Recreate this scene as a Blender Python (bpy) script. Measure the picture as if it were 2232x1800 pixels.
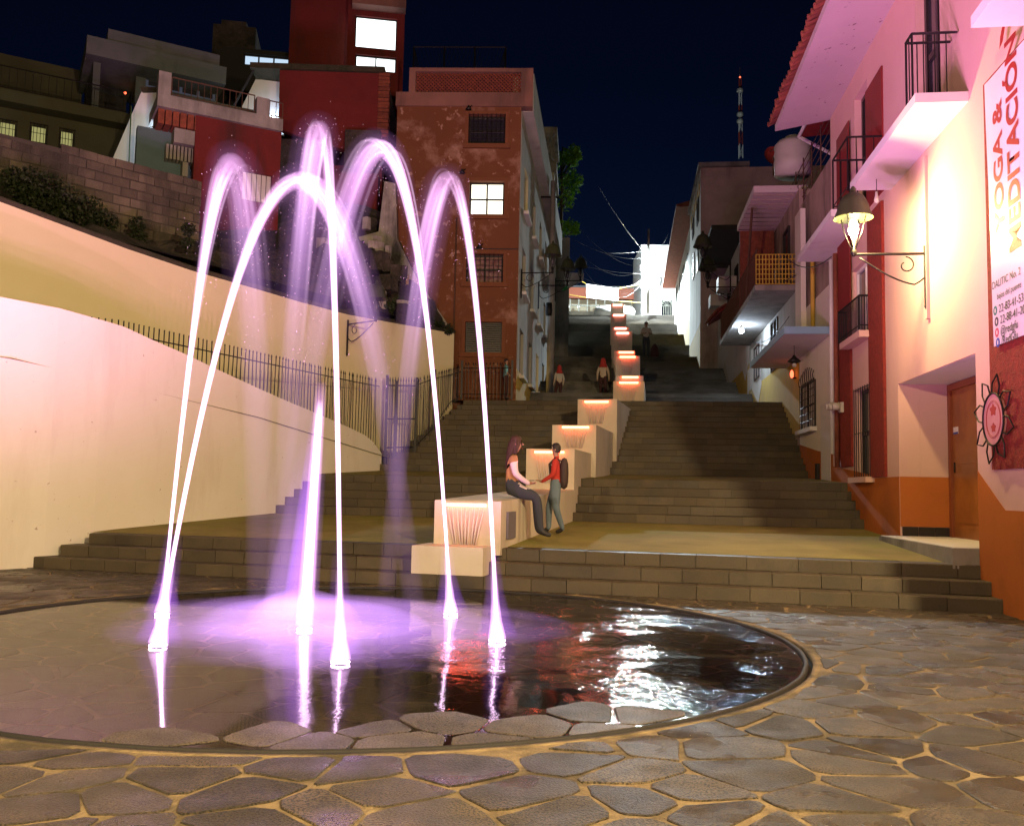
import bpy, bmesh, math, random
from mathutils import Vector, Matrix, noise
random.seed(7)
PI = math.pi
scene = bpy.context.scene
for o in list(bpy.data.objects): bpy.data.objects.remove(o)
col = scene.collection

# ------------------------------------------------------------------ camera
CAM_H, FPX, PITCH, ROLL = 1.3, 2005.77, 0.0842240, 0.0202009
CXP, CYP, IMW = 1116.0, 900.0, 2232.0
_c, _s, _cr, _sr = math.cos(PITCH), math.sin(PITCH), math.cos(ROLL), math.sin(ROLL)
FWD = Vector((0, _c, _s)); _r0 = Vector((1, 0, 0)); _u0 = Vector((0, -_s, _c))
RGT = _r0*_cr + _u0*_sr; UPV = -_r0*_sr + _u0*_cr
CAM = Vector((0, 0, CAM_H))
cam = bpy.data.cameras.new('camera'); camo = bpy.data.objects.new('camera', cam); col.objects.link(camo)
cam.sensor_width = 36; cam.lens = 36*FPX/IMW; cam.clip_end = 2000; cam.clip_start = 0.05
_m = Matrix((( RGT.x, UPV.x, -FWD.x, 0), (RGT.y, UPV.y, -FWD.y, 0), (RGT.z, UPV.z, -FWD.z, CAM_H), (0, 0, 0, 1)))
camo.matrix_world = _m
scene.camera = camo

# ------------------------------------------------------------------ world, moon, exposure
world = bpy.data.worlds.new('World'); scene.world = world; world.use_nodes = True
nt = world.node_tree; nt.nodes.clear()
sky = nt.nodes.new('ShaderNodeTexSky'); sky.sky_type = 'NISHITA'; sky.sun_disc = False
sky.sun_elevation = math.radians(-5); sky.sun_rotation = 0.0
bg = nt.nodes.new('ShaderNodeBackground'); bg.inputs['Strength'].default_value = 0.14
wo = nt.nodes.new('ShaderNodeOutputWorld')
tint = nt.nodes.new('ShaderNodeMix'); tint.data_type = 'RGBA'; tint.blend_type = 'MULTIPLY'; tint.inputs[0].default_value = 1.0
tint.inputs[7].default_value = (.40, .80, 2.2, 1); nt.links.new(sky.outputs[0], tint.inputs[6]); nt.links.new(tint.outputs[2], bg.inputs[0]); nt.links.new(bg.outputs[0], wo.inputs[0])
sl = bpy.data.lights.new('moon', 'SUN'); sl.energy = 0.012; sl.angle = math.radians(0.5); sl.color = (.75, .82, 1)
so = bpy.data.objects.new('moon', sl); col.objects.link(so); so.rotation_euler = (math.radians(40), 0, math.radians(30))
scene.view_settings.view_transform = 'Standard'; scene.view_settings.look = 'None'
scene.view_settings.exposure = 0; scene.view_settings.gamma = 1
scene.render.engine = 'CYCLES'
scene.cycles.use_denoising = True
try: scene.cycles.denoiser = 'OPENIMAGEDENOISE'
except Exception: pass
scene.cycles.max_bounces = 5; scene.cycles.diffuse_bounces = 2; scene.cycles.glossy_bounces = 2
scene.cycles.transparent_max_bounces = 48; scene.cycles.transmission_bounces = 4
scene.cycles.sample_clamp_indirect = 2.5; scene.cycles.caustics_reflective = False; scene.cycles.caustics_refractive = False
scene.cycles.use_light_tree = True

# lamp powers (W) and colours, used by the lamps' own builders
WARM = (1.0, .73, .38)
PINK = (1.0, .36, .86)
P_LANTERN, P_ASSUMED_POST, P_NOZZLE, P_FLOOD = 520, 12000, 1250, 16000

# ------------------------------------------------------------------ measuring helpers (survey of the place from the photograph)
def ray(u, v):
    return RGT*((u-CXP)/FPX) - UPV*((v-CYP)/FPX) + FWD
def atY(u, v, Y):
    d = ray(u, v); return CAM + d*(Y/d.y)
def atZ(u, v, z):
    d = ray(u, v); return CAM + d*((z-CAM_H)/d.z)

class Wall:
    """vertical plane: o = point on it at s=0, t = direction along it, n = outward normal"""
    def __init__(s, o, t, flip=False):
        s.o = Vector((o[0], o[1], 0)); s.t = Vector((t[0], t[1], 0)).normalized()
        s.n = Vector((-s.t.y, s.t.x, 0)) * (-1 if flip else 1)
    def p(s, a, z, n=0.0):
        v = s.o + s.t*a + s.n*n; return Vector((v.x, v.y, z))
    def px(s, u, v, off=0.0):
        d = ray(u, v); k = ((s.o - CAM).dot(s.n) + off)/d.dot(s.n); P = CAM + d*k
        return (P - s.o).dot(s.t), P.z
    def rect(s, u0, v0, u1, v1, off=0.0):
        vm = (v0+v1)/2
        a, _ = s.px(u0, vm, off); b, _ = s.px(u1, vm, off)
        um = (u0+u1)/2
        _, zt = s.px(um, v0, off); _, zb = s.px(um, v1, off)
        return min(a, b), max(a, b), min(zt, zb), max(zt, zb)

# ------------------------------------------------------------------ mesh builder
class MB:
    def __init__(s): s.v = []; s.f = []; s.m = []; s.sm = []
    def add(s, vs, fs, mi=0, smooth=False):
        b = len(s.v); s.v += [Vector(x) for x in vs]
        for f in fs: s.f.append([b+i for i in f]); s.m.append(mi); s.sm.append(smooth)
    def hexa(s, c, mi=0):  # 8 corners: bottom loop 0-3, top loop 4-7
        s.add(c, [(0,3,2,1),(4,5,6,7),(0,1,5,4),(1,2,6,5),(2,3,7,6),(3,0,4,7)], mi)
    def box(s, x0, x1, y0, y1, z0, z1, mi=0):
        s.hexa([(x0,y0,z0),(x1,y0,z0),(x1,y1,z0),(x0,y1,z0),(x0,y0,z1),(x1,y0,z1),(x1,y1,z1),(x0,y1,z1)], mi)
    def wbox(s, W, a0, a1, z0, z1, n0, n1, mi=0):
        q = [(a0,n0),(a1,n0),(a1,n1),(a0,n1)]
        s.hexa([W.p(a,z0,n) for a,n in q]+[W.p(a,z1,n) for a,n in q], mi)
    def wpoly(s, W, pts, n0, n1, mi=0):
        k = len(pts)
        vs = [W.p(a,z,n0) for a,z in pts]+[W.p(a,z,n1) for a,z in pts]
        fs = [tuple(range(k-1,-1,-1)), tuple(range(k,2*k))]+[(i,(i+1)%k,k+(i+1)%k,k+i) for i in range(k)]
        s.add(vs, fs, mi)
    def prism(s, pts, z0, z1, mi=0):
        k = len(pts)
        vs = [(p[0],p[1],z0) for p in pts]+[(p[0],p[1],z1) for p in pts]
        s.add(vs, [tuple(range(k-1,-1,-1)), tuple(range(k,2*k))]+[(i,(i+1)%k,k+(i+1)%k,k+i) for i in range(k)], mi)
    def tube(s, pts, rad, sides=6, mi=0, smooth=True, closed=False):
        pts = [Vector(p) for p in pts]; n = len(pts)
        rs = rad if isinstance(rad, (list, tuple)) else [rad]*n
        vs = []; ref = None
        for i, p in enumerate(pts):
            if closed: t = (pts[(i+1)%n]-pts[i-1])
            else: t = pts[min(i+1,n-1)]-pts[max(i-1,0)]
            t = t.normalized() if t.length > 1e-9 else Vector((0,0,1))
            if ref is None:
                ref = Vector((0,0,1)) if abs(t.z) < .9 else Vector((1,0,0))
            a = (ref - t*ref.dot(t)).normalized(); b = t.cross(a); ref = a
            for k in range(sides):
                th = 2*PI*k/sides; vs.append(p + a*(rs[i]*math.cos(th)) + b*(rs[i]*math.sin(th)))
        fs = []
        for i in range(n if closed else n-1):
            j = (i+1)%n
            for k in range(sides):
                k2 = (k+1)%sides; fs.append((i*sides+k, i*sides+k2, j*sides+k2, j*sides+k))
        if not closed:
            fs.append(tuple(range(sides-1,-1,-1))); fs.append(tuple((n-1)*sides+k for k in range(sides)))
        s.add(vs, fs, mi, smooth)
    def bar(s, p, q, r, mi=0): s.tube([p, q], r, 4, mi, False)
    def lathe(s, c, prof, sides=14, mi=0, smooth=True, cap=True):
        c = Vector(c); vs = []
        for r, z in prof:
            for k in range(sides):
                th = 2*PI*k/sides; vs.append(c+Vector((r*math.cos(th), r*math.sin(th), z)))
        fs = []
        for i in range(len(prof)-1):
            for k in range(sides):
                k2 = (k+1)%sides; fs.append((i*sides+k, i*sides+k2, (i+1)*sides+k2, (i+1)*sides+k))
        if cap:
            fs.append(tuple(range(sides-1,-1,-1))); fs.append(tuple((len(prof)-1)*sides+k for k in range(sides)))
        s.add(vs, fs, mi, smooth)
    def ball(s, c, r, seg=8, mi=0, sz=1.0):
        n = max(4, seg//2+1)
        s.lathe(c, [(max(1e-4, r*math.sin(PI*i/n)), -r*sz*math.cos(PI*i/n)) for i in range(n+1)], seg, mi, True, False)
    def mesh(s, name, mats, shift=Vector((0,0,0))):
        me = bpy.data.meshes.new(name)
        me.from_pydata([(v-shift)[:] for v in s.v], [], s.f)
        for m in (mats if isinstance(mats, (list, tuple)) else [mats]): me.materials.append(m)
        me.polygons.foreach_set('material_index', s.m); me.polygons.foreach_set('use_smooth', s.sm)
        me.update(); return me

BASE = {}          # world location of every parent
def tag(o, label=None, cat=None, group=None, kind=None):
    if label: o['label'] = label
    if cat: o['category'] = cat
    if group: o['group'] = group
    if kind: o['kind'] = kind
    return o
def thing(name, label, cat, loc, group=None):
    o = bpy.data.objects.new(name, None); col.objects.link(o); o.location = loc; o.empty_display_size = .2
    BASE[o.name] = Vector(loc); return tag(o, label, cat, group)
def obj(name, mb, mats, parent=None, label=None, cat=None, group=None, kind=None):
    base = BASE.get(parent.name, Vector((0,0,0))) if parent else Vector((0,0,0))
    me = mb.mesh(name, mats, base)
    o = bpy.data.objects.new(name, me); col.objects.link(o)
    if parent: o.parent = parent
    BASE[o.name] = base
    return tag(o, label, cat, group, kind)
def inst(name, me, parent, M):
    """another object on shared mesh data, placed by world matrix M under parent"""
    o = bpy.data.objects.new(name, me); col.objects.link(o); base = BASE.get(parent.name, Vector((0,0,0)))
    o.parent = parent; o.matrix_basis = Matrix.Translation(-base) @ M
    return o
def frame(xd, yd, zd, loc):
    M = Matrix.Identity(4)
    for i in range(3): M[i][0] = xd[i]; M[i][1] = yd[i]; M[i][2] = zd[i]; M[i][3] = loc[i]
    return M

# ------------------------------------------------------------------ materials
def lin(r, g, b):
    f = lambda c: (c/255/12.92) if c/255 <= .04045 else ((c/255+.055)/1.055)**2.4
    return (f(r), f(g), f(b))
def mat(name, c, rough=.85, c2=None, scale=2.0, mix=.5, bump=0.0, bscale=30.0, bdist=.02, spec=.5, metal=0.0,
        stain=None, sscale=.6, samt=.5, sthr=.5, rnd=0.0, rough2=None, emis=None, estr=0.0, streak=False, spk=None):
    m = bpy.data.materials.new(name); m.use_nodes = True
    n = m.node_tree.nodes; L = m.node_tree.links; p = n['Principled BSDF']
    geo = n.new('ShaderNodeNewGeometry'); pos = geo.outputs['Position']
    def tex(sc, det=4, vec=None, rgh=.6):
        t = n.new('ShaderNodeTexNoise'); t.inputs['Scale'].default_value = sc; t.inputs['Detail'].default_value = det
        t.inputs['Roughness'].default_value = rgh; L.new(vec or pos, t.inputs['Vector']); return t.outputs[0]
    def ramp(x, a, b):
        r = n.new('ShaderNodeMapRange'); r.inputs[1].default_value = a; r.inputs[2].default_value = b; L.new(x, r.inputs[0]); return r.outputs[0]
    def mixc(fac, a, b):
        x = n.new('ShaderNodeMix'); x.data_type = 'RGBA'
        L.new(fac, x.inputs[0]) if not isinstance(fac, float) else setattr(x.inputs[0], 'default_value', fac)
        for s_, q in ((6, a), (7, b)):
            if isinstance(q, tuple): x.inputs[s_].default_value = (*q, 1)
            else: L.new(q, x.inputs[s_])
        return x.outputs[2]
    c2 = c2 or tuple(x*.75 for x in c)
    f = ramp(tex(scale), .35, .68)
    if mix != 1:
        mm = n.new('ShaderNodeMath'); mm.operation = 'MULTIPLY'; mm.inputs[1].default_value = mix; L.new(f, mm.inputs[0]); f = mm.outputs[0]
    cc = mixc(f, c, c2)
    if spk:
        cc = mixc(ramp(tex(spk[0], 2), spk[2], spk[2]+.06), cc, spk[1])
    if stain:
        vec = pos
        if streak:
            mp = n.new('ShaderNodeMapping'); mp.inputs['Scale'].default_value = (1, 1, .22); L.new(pos, mp.inputs['Vector']); vec = mp.outputs[0]
        g = ramp(tex(sscale, 6, vec, .65), sthr, sthr+.16)
        mm = n.new('ShaderNodeMath'); mm.operation = 'MULTIPLY'; mm.inputs[1].default_value = samt; L.new(g, mm.inputs[0])
        cc = mixc(mm.outputs[0], cc, stain)
    if rnd:
        oi = n.new('ShaderNodeObjectInfo'); hs = n.new('ShaderNodeHueSaturation')
        r = n.new('ShaderNodeMapRange'); r.inputs[3].default_value = 1-rnd; r.inputs[4].default_value = 1+rnd
        L.new(oi.outputs['Random'], r.inputs[0]); L.new(r.outputs[0], hs.inputs['Value']); L.new(cc, hs.inputs['Color']); cc = hs.outputs[0]
    L.new(cc, p.inputs['Base Color'])
    p.inputs['Metallic'].default_value = metal; p.inputs['Specular IOR Level'].default_value = spec
    if rough2 is not None:
        r = n.new('ShaderNodeMapRange'); r.inputs[1].default_value = .38; r.inputs[2].default_value = .62
        r.inputs[3].default_value = rough; r.inputs[4].default_value = rough2
        L.new(tex(1.1, 3), r.inputs[0]); L.new(r.outputs[0], p.inputs['Roughness'])
    else: p.inputs['Roughness'].default_value = rough
    if bump:
        b = n.new('ShaderNodeBump'); b.inputs['Strength'].default_value = bump; b.inputs['Distance'].default_value = bdist
        L.new(tex(bscale, 5), b.inputs['Height']); L.new(b.outputs[0], p.inputs['Normal'])
    if emis:
        p.inputs['Emission Color'].default_value = (*emis, 1); p.inputs['Emission Strength'].default_value = estr
    return m
def emat(name, c, s):
    m = bpy.data.materials.new(name); m.use_nodes = True; n = m.node_tree.nodes; n.clear()
    e = n.new('ShaderNodeEmission'); e.inputs[0].default_value = (*c, 1); e.inputs[1].default_value = s
    o = n.new('ShaderNodeOutputMaterial'); m.node_tree.links.new(e.outputs[0], o.inputs[0]); return m
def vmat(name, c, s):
    """fine water whose LED light is put in as its own glow: thin shell that adds light in proportion to the water depth along the sight line (cosine of a round jet) and lets everything behind through"""
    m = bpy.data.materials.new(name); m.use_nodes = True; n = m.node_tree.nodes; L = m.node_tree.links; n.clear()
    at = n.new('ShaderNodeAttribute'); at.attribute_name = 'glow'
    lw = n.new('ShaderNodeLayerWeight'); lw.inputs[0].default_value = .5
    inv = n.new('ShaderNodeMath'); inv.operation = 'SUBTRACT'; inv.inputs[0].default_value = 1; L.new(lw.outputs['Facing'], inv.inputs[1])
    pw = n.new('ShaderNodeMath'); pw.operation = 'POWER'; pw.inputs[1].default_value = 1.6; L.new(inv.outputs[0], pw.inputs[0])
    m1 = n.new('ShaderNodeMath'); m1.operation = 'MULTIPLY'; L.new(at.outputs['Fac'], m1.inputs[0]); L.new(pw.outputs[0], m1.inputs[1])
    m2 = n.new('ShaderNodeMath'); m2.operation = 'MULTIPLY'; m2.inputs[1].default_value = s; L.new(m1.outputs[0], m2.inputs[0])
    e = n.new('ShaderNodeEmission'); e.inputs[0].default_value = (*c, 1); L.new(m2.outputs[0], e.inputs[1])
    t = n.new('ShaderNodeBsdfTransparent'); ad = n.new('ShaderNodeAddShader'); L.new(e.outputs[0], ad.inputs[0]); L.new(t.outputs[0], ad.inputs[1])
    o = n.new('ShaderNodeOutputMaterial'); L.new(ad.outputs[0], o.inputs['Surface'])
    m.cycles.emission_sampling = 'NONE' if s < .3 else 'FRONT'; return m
def glow(o, vals):
    a = o.data.attributes.new('glow', 'FLOAT', 'POINT')
    a.data.foreach_set('value', vals); return o

M = {}
M['mortar'] = mat('mortar', (.36,.27,.14), .85, (.19,.14,.075), 7, 1, 1.0, 50, .02, stain=(.06,.05,.025), sscale=1.8, samt=.85, sthr=.46)
M['flag'] = mat('flagstone', (.14,.105,.058), .64, (.06,.047,.028), 5, 1, 1.0, 80, .02, spec=.5, rnd=.45, rough2=.15, spk=(95,(.018,.015,.011),.50), stain=(.05,.043,.028), sscale=.9, samt=.75, sthr=.48)
M['poolflag'] = mat('pool flagstone', (.15,.12,.09), .62, (.085,.07,.055), 5, 1, .9, 75, .015, spec=.3, rnd=.3, spk=(90,(.02,.017,.013),.54), rough2=.35)
M['poolmortar'] = mat('pool mortar', (.72,.53,.33), .5, (.22,.15,.075), 5, .8, .5, 60, .01)
M['basalt'] = mat('step stone', (.088,.068,.038), .74, (.052,.04,.024), 2.2, .8, .5, 55, .01, rnd=.2, spk=(60,(.04,.035,.03),.63), stain=(.03,.026,.02), sscale=.55, samt=.75, sthr=.55, rough2=.55)
M['basaltcore'] = mat('step joint', (.05,.042,.03), .9)
M['landing'] = mat('landing paving', (.30,.255,.10), .9, (.20,.17,.065), 1.2, .8, .5, 90, .008, spec=.04, stain=(.21,.23,.04), sscale=.35, samt=.6, sthr=.5, spk=(160,(.36,.33,.26),.68))
M['upstep'] = mat('upper step stone', (.085,.075,.062), .7, (.05,.045,.038), 1.5, .8, .5, 25, .01, rnd=.15, rough2=.45)
M['cream'] = mat('cream plaster', (.84,.80,.69), .85, (.78,.72,.60), .55, .7, .12, 18, .012, stain=(.62,.53,.43), sscale=.9, samt=.4, sthr=.54, streak=True, spk=(9,(.48,.39,.31),.715))
M['ochre'] = mat('ochre plaster', (.74,.67,.42), .85, (.68,.60,.35), .5, .7, .1, 18, .01)
M['moss'] = mat('mossy ledge', (.06,.05,.03), .95, (.03,.035,.015), 3, 1, 1, 20, .05)
M['iron'] = mat('black iron', (.012,.011,.012), .5, spec=.5, metal=.3)
M['block'] = mat('grey block', (.14,.115,.08), .9, (.075,.062,.045), 1.5, .9, .8, 22, .03, rnd=.3, stain=(.025,.022,.017), sscale=.5, samt=.95, sthr=.43, streak=True)
M['joint'] = mat('block joint', (.06,.052,.04), .95)
M['rough'] = mat('rough masonry', (.085,.068,.058), .95, (.04,.033,.03), 1.2, 1, 1, 6, .12, stain=(.015,.014,.013), sscale=.7, samt=.95, sthr=.45)
M['palewall'] = mat('pale pink stained wall', (.58,.45,.40), .9, (.40,.30,.27), .9, .9, .3, 10, .02, stain=(.10,.075,.07), sscale=.5, samt=.8, sthr=.52, streak=True)
M['whitewash'] = mat('peeling whitewash', (.42,.38,.36), .9, (.22,.2,.19), 1.5, 1, .5, 12, .03, stain=(.03,.028,.027), sscale=.9, samt=.95, sthr=.5, streak=True)
M['leaf'] = mat('leaf', (.035,.06,.016), .55, (.02,.035,.01), 3, 1, spec=.3)
M['leafdry'] = mat('dark leaf', (.02,.03,.01), .6, (.012,.018,.006), 3, 1, spec=.3)
M['treeleaf'] = mat('tree leaf', (.17,.36,.03), .9, (.11,.25,.02), 2, 1, spec=.05)
M['bark'] = mat('bark', (.07,.05,.035), .95, bump=.6, bscale=15)
M['red'] = mat('red plaster', (.15,.014,.012), .9, (.105,.010,.009), 1, .7, .25, 14, .02, stain=(.03,.014,.013), sscale=.45, samt=.9, sthr=.53, streak=True)
M['redbrick'] = mat('brick', (.24,.06,.03), .9, (.13,.035,.02), 9, 1, .6, 30, .02, rnd=.25)
M['orange'] = mat('orange plaster', (.165,.058,.022), .9, (.13,.044,.018), .7, .7, .2, 14, .015, stain=(.34,.19,.14), sscale=1.15, samt=.95, sthr=.545, spk=(4.2,(.34,.19,.14),.63))
M['orangetrim'] = mat('orange trim', (.18,.062,.024), .85, bump=.15)
M['salmon'] = mat('salmon parapet plaster', (.25,.12,.09), .9, (.16,.08,.06), 1, .9, .2, 14, .015, stain=(.07,.04,.035), sscale=.8, samt=.7, sthr=.5, streak=True)
M['greywall'] = mat('grey alley plaster', (.47,.46,.40), .9, (.34,.33,.29), .8, .8, .2, 10, .02, stain=(.12,.11,.09), sscale=.6, samt=.7, sthr=.55, streak=True)
M['white'] = mat('white wall', (.70,.69,.64), .85, (.56,.55,.50), .7, .7, .15, 12, .015, stain=(.18,.16,.12), sscale=.6, samt=.6, sthr=.58, streak=True)
M['dimwhite'] = mat('dimmed white', (.11,.125,.13), .9, (.075,.088,.09), .8, .8, .2, 12, .02, stain=(.05,.05,.05), sscale=.8, samt=.7, sthr=.52, streak=True)  # white darkened in its colour to stand for weak light
M['white2'] = mat('clean white paint', (.74,.72,.70), .8, (.66,.64,.61), .8, .6, .1, 15, .01, stain=(.42,.39,.36), sscale=1.1, samt=.5, sthr=.58, streak=True)
M['soffit'] = mat('cracked soffit paint', (.62,.52,.52), .85, (.54,.45,.46), .8, .7, .15, 12, .01, spk=(7,(.22,.15,.16),.665))
M['pink'] = mat('peach plaster', (.70,.46,.40), .8, (.63,.40,.35), .6, .7, .22, 22, .012, spk=(18,(.5,.34,.3),.755), stain=(.50,.32,.27), sscale=.7, samt=.4, sthr=.56, streak=True)
M['dado'] = mat('orange dado paint', (.52,.15,.022), .7, (.42,.115,.018), 1, .8, .15, 20, .01, stain=(.25,.08,.02), sscale=.7, samt=.5, sthr=.55)
M['redstucco'] = mat('rough red stucco', (.33,.035,.022), .85, (.22,.025,.016), 12, 1, 1, 38, .05)
M['shutter'] = mat('red painted panel', (.22,.016,.013), .8, bump=.1)
M['wood'] = mat('varnished door wood', (.36,.13,.03), .4, (.22,.07,.016), 2, .9, .1, 40, .004, rough2=.3)
M['woodframe'] = mat('door frame wood', (.26,.07,.025), .5)
M['darkframe'] = mat('dark window frame', (.02,.016,.016), .4)
M['glass'] = mat('dark glass', (.03,.03,.04), .08, spec=.8)
M['blacktile'] = mat('black skirting tile', (.025,.022,.024), .3)
M['tile'] = mat('clay roof tile', (.30,.085,.045), .85, (.17,.05,.03), 4, 1, .4, 20, .02, rnd=.3)
M['bluepaint'] = mat('pale blue paint', (.24,.44,.58), .7)
M['yellow'] = mat('yellow dado paint', (.62,.42,.06), .8, (.5,.33,.05), 1, .8, .15)
M['greypaint'] = mat('grey violet paint', (.16,.145,.17), .8)
M['rustwall'] = mat('stained wall', (.48,.36,.30), .9, (.30,.22,.18), .8, 1, .3, 10, .02, stain=(.035,.024,.022), sscale=.5, samt=.95, sthr=.46, streak=True)
M['dark'] = mat('dark awning', (.02,.018,.018), .8)
M['cable'] = mat('cable', (.05,.05,.055), .6)
M['greycable'] = mat('grey cable', (.10,.10,.105), .6)
M['cascade'] = mat('cascade render', (.64,.57,.46), .75, (.54,.47,.37), 1.5, .8, .35, 90, .008, stain=(.36,.31,.22), sscale=1.2, samt=.5, sthr=.55, streak=True)
M['strip'] = emat('red led strip', (1.0,.10,.045), 22.0)
M['strippink'] = emat('pale red led strip', (1.0,.22,.17), 11.0)
M['winwhite'] = emat('lit white window', (.93,1.0,1.0), 2.2)
M['winwarm'] = emat('lit warm window', (1.0,.93,.74), 2.3)
M['winyellow'] = emat('lit yellow window', (1.0,.78,.2), .75)
M['winolive'] = emat('dim yellow window', (.62,.58,.22), .55)
M['winblue'] = emat('lit blue white window', (.62,.8,1.0), .95)
M['winamber'] = emat('amber window', (1.0,.6,.12), .9)
M['bulbwarm'] = emat('warm bulb', (1.0,.85,.55), 60)
M['bulbcool'] = emat('cool bulb', (.8,.9,1.0), 40)
M['bulbred'] = emat('red bulb', (1.0,.12,.05), 4)
M['flood'] = emat('floodlight lens', (.93,1.0,.98), 700)
M['led'] = emat('nozzle led', (.95,.6,1.0), 60)
M['banner'] = mat('vinyl banner', (.74,.70,.72), .38, (.68,.64,.66), 1.5, .6, .1, 3, .03)
M['textred'] = mat('banner red print', (.36,.03,.025), .5)
M['textdark'] = mat('banner dark print', (.03,.025,.03), .5)
M['textgreen'] = mat('banner green print', (.02,.2,.15), .5)
M['textblue'] = mat('banner blue print', (.03,.08,.4), .5)
M['textpink'] = mat('banner pink print', (.55,.05,.1), .5)
M['emblem'] = mat('emblem disc', (.62,.30,.30), .6, (.5,.22,.22), 5, .6)
M['emblemred'] = mat('emblem print', (.42,.06,.05), .6)
M['concrete'] = mat('concrete', (.32,.30,.28), .9, (.2,.19,.17), 1.3, .9, .3, 12, .02, stain=(.06,.055,.05), sscale=.7, samt=.8, sthr=.5, streak=True)
M['plasticwhite'] = mat('white plastic', (.6,.57,.5), .5)
M['dish'] = mat('red dish paint', (.35,.05,.03), .6)
M['rust'] = mat('rusty iron', (.10,.05,.03), .8)
M['farroof'] = mat('corrugated roof', (.10,.10,.11), .7)
M['roofband'] = mat('orange fascia', (.38,.10,.05), .7)
M['hill'] = mat('dark hillside', (.05,.045,.035), .95, (.03,.03,.02), .4, 1, .8, 3, .2)


# ================================================================== SETTING: plaza, pool floor, water
POOL = Vector((-1.315, 8.516)); PR = 3.868
gm = MB(); N = 64
ring = [(POOL.x+3.93*math.cos(2*PI*k/N), POOL.y+3.93*math.sin(2*PI*k/N)) for k in range(N)]
outer = [(POOL.x+500*math.cos(2*PI*k/N), POOL.y+500*math.sin(2*PI*k/N)) for k in range(N)]
mid = [(POOL.x+14*math.cos(2*PI*k/N), POOL.y+14*math.sin(2*PI*k/N)) for k in range(N)]
gm.add([(x,y,-.005) for x,y in ring]+[(x,y,-.005) for x,y in mid]+[(x,y,-.03) for x,y in outer],
       [(k,N+k,N+(k+1)%N,(k+1)%N) for k in range(N)]+[(N+k,2*N+k,2*N+(k+1)%N,N+(k+1)%N) for k in range(N)])
plaza = obj('plaza_ground', gm, M['mortar'], kind='structure')
fm = MB(); rr = [0, 1.2, 2.2, 3.0, 3.5, 3.82]
DISH = lambda r: -.026 - .018*(1-(min(r,3.8)/3.8)**2)
vs = [(POOL.x, POOL.y, DISH(0))]; fs = []
for i, r in enumerate(rr[1:]):
    for k in range(48):
        vs.append((POOL.x+r*math.cos(2*PI*k/48), POOL.y+r*math.sin(2*PI*k/48), DISH(r)))
for k in range(48): fs.append((0, 1+k, 1+(k+1)%48))
for i in range(len(rr)-2):
    for k in range(48): fs.append((1+i*48+k, 1+(i+1)*48+k, 1+(i+1)*48+(k+1)%48, 1+i*48+(k+1)%48))
fm.add(vs, fs, 0, True)
pool = obj('pool_floor', fm, M['poolmortar'], kind='structure')

def voronoi(x0, x1, y0, y1, cell, jit, seed, stretch=1.0):
    rnd = random.Random(seed); P = {}
    nx, ny = int((x1-x0)/cell)+1, int((y1-y0)/(cell*stretch))+1
    for i in range(nx):
        for j in range(ny):
            P[i,j] = (x0+(i+.5+(.5 if j%2 else 0)*.6+rnd.uniform(-jit,jit))*cell, y0+(j+.5+rnd.uniform(-jit,jit))*cell*stretch)
    out = []
    for (i,j), c in P.items():
        poly = [(c[0]-2*cell,c[1]-2*cell),(c[0]+2*cell,c[1]-2*cell),(c[0]+2*cell,c[1]+2*cell),(c[0]-2*cell,c[1]+2*cell)]
        for di in range(-3,4):
            for dj in range(-3,4):
                if (di or dj) and (i+di,j+dj) in P:
                    q = P[i+di,j+dj]; mx, my = (c[0]+q[0])/2, (c[1]+q[1])/2; nx_, ny_ = q[0]-c[0], q[1]-c[1]
                    new = []
                    for a in range(len(poly)):
                        A, B = poly[a], poly[(a+1)%len(poly)]
                        da = (A[0]-mx)*nx_+(A[1]-my)*ny_; db = (B[0]-mx)*nx_+(B[1]-my)*ny_
                        if da <= 0: new.append(A)
                        if da*db < 0:
                            t = da/(da-db); new.append((A[0]+(B[0]-A[0])*t, A[1]+(B[1]-A[1])*t))
                    poly = new
                    if len(poly) < 3: break
            if len(poly) < 3: break
        if len(poly) >= 3: out.append(poly)
    return out
def chaikin(p, t=.24):
    o = []
    for a in range(len(p)):
        A, B = Vector(p[a]), Vector(p[(a+1)%len(p)])
        if (B-A).length < .02: o.append(A); continue
        o.append(A.lerp(B, t)); o.append(A.lerp(B, 1-t))
    return o
def inset(poly, d):
    c = Vector((sum(p[0] for p in poly)/len(poly), sum(p[1] for p in poly)/len(poly)))
    n = len(poly); o = []
    for i in range(n):
        A, B = Vector(poly[i]), Vector(poly[(i+1)%n])
        e = (B-A); L = e.length
        if L < 1e-6: continue
        nn = Vector((-e.y, e.x))/L; o.append((A, nn))
    # half-plane clip of the polygon itself
    res = [Vector(p) for p in poly]
    for A, nn in o:
        new = []
        for a in range(len(res)):
            P, Q = res[a], res[(a+1)%len(res)]
            dp = (P-A).dot(nn)-d; dq = (Q-A).dot(nn)-d
            if dp >= 0: new.append(P)
            if dp*dq < 0: new.append(P.lerp(Q, dp/(dp-dq)))
        res = new
        if len(res) < 3: return []
    return res
def area(p): return abs(sum(p[i][0]*p[(i+1)%len(p)][1]-p[(i+1)%len(p)][0]*p[i][1] for i in range(len(p))))/2
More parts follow.
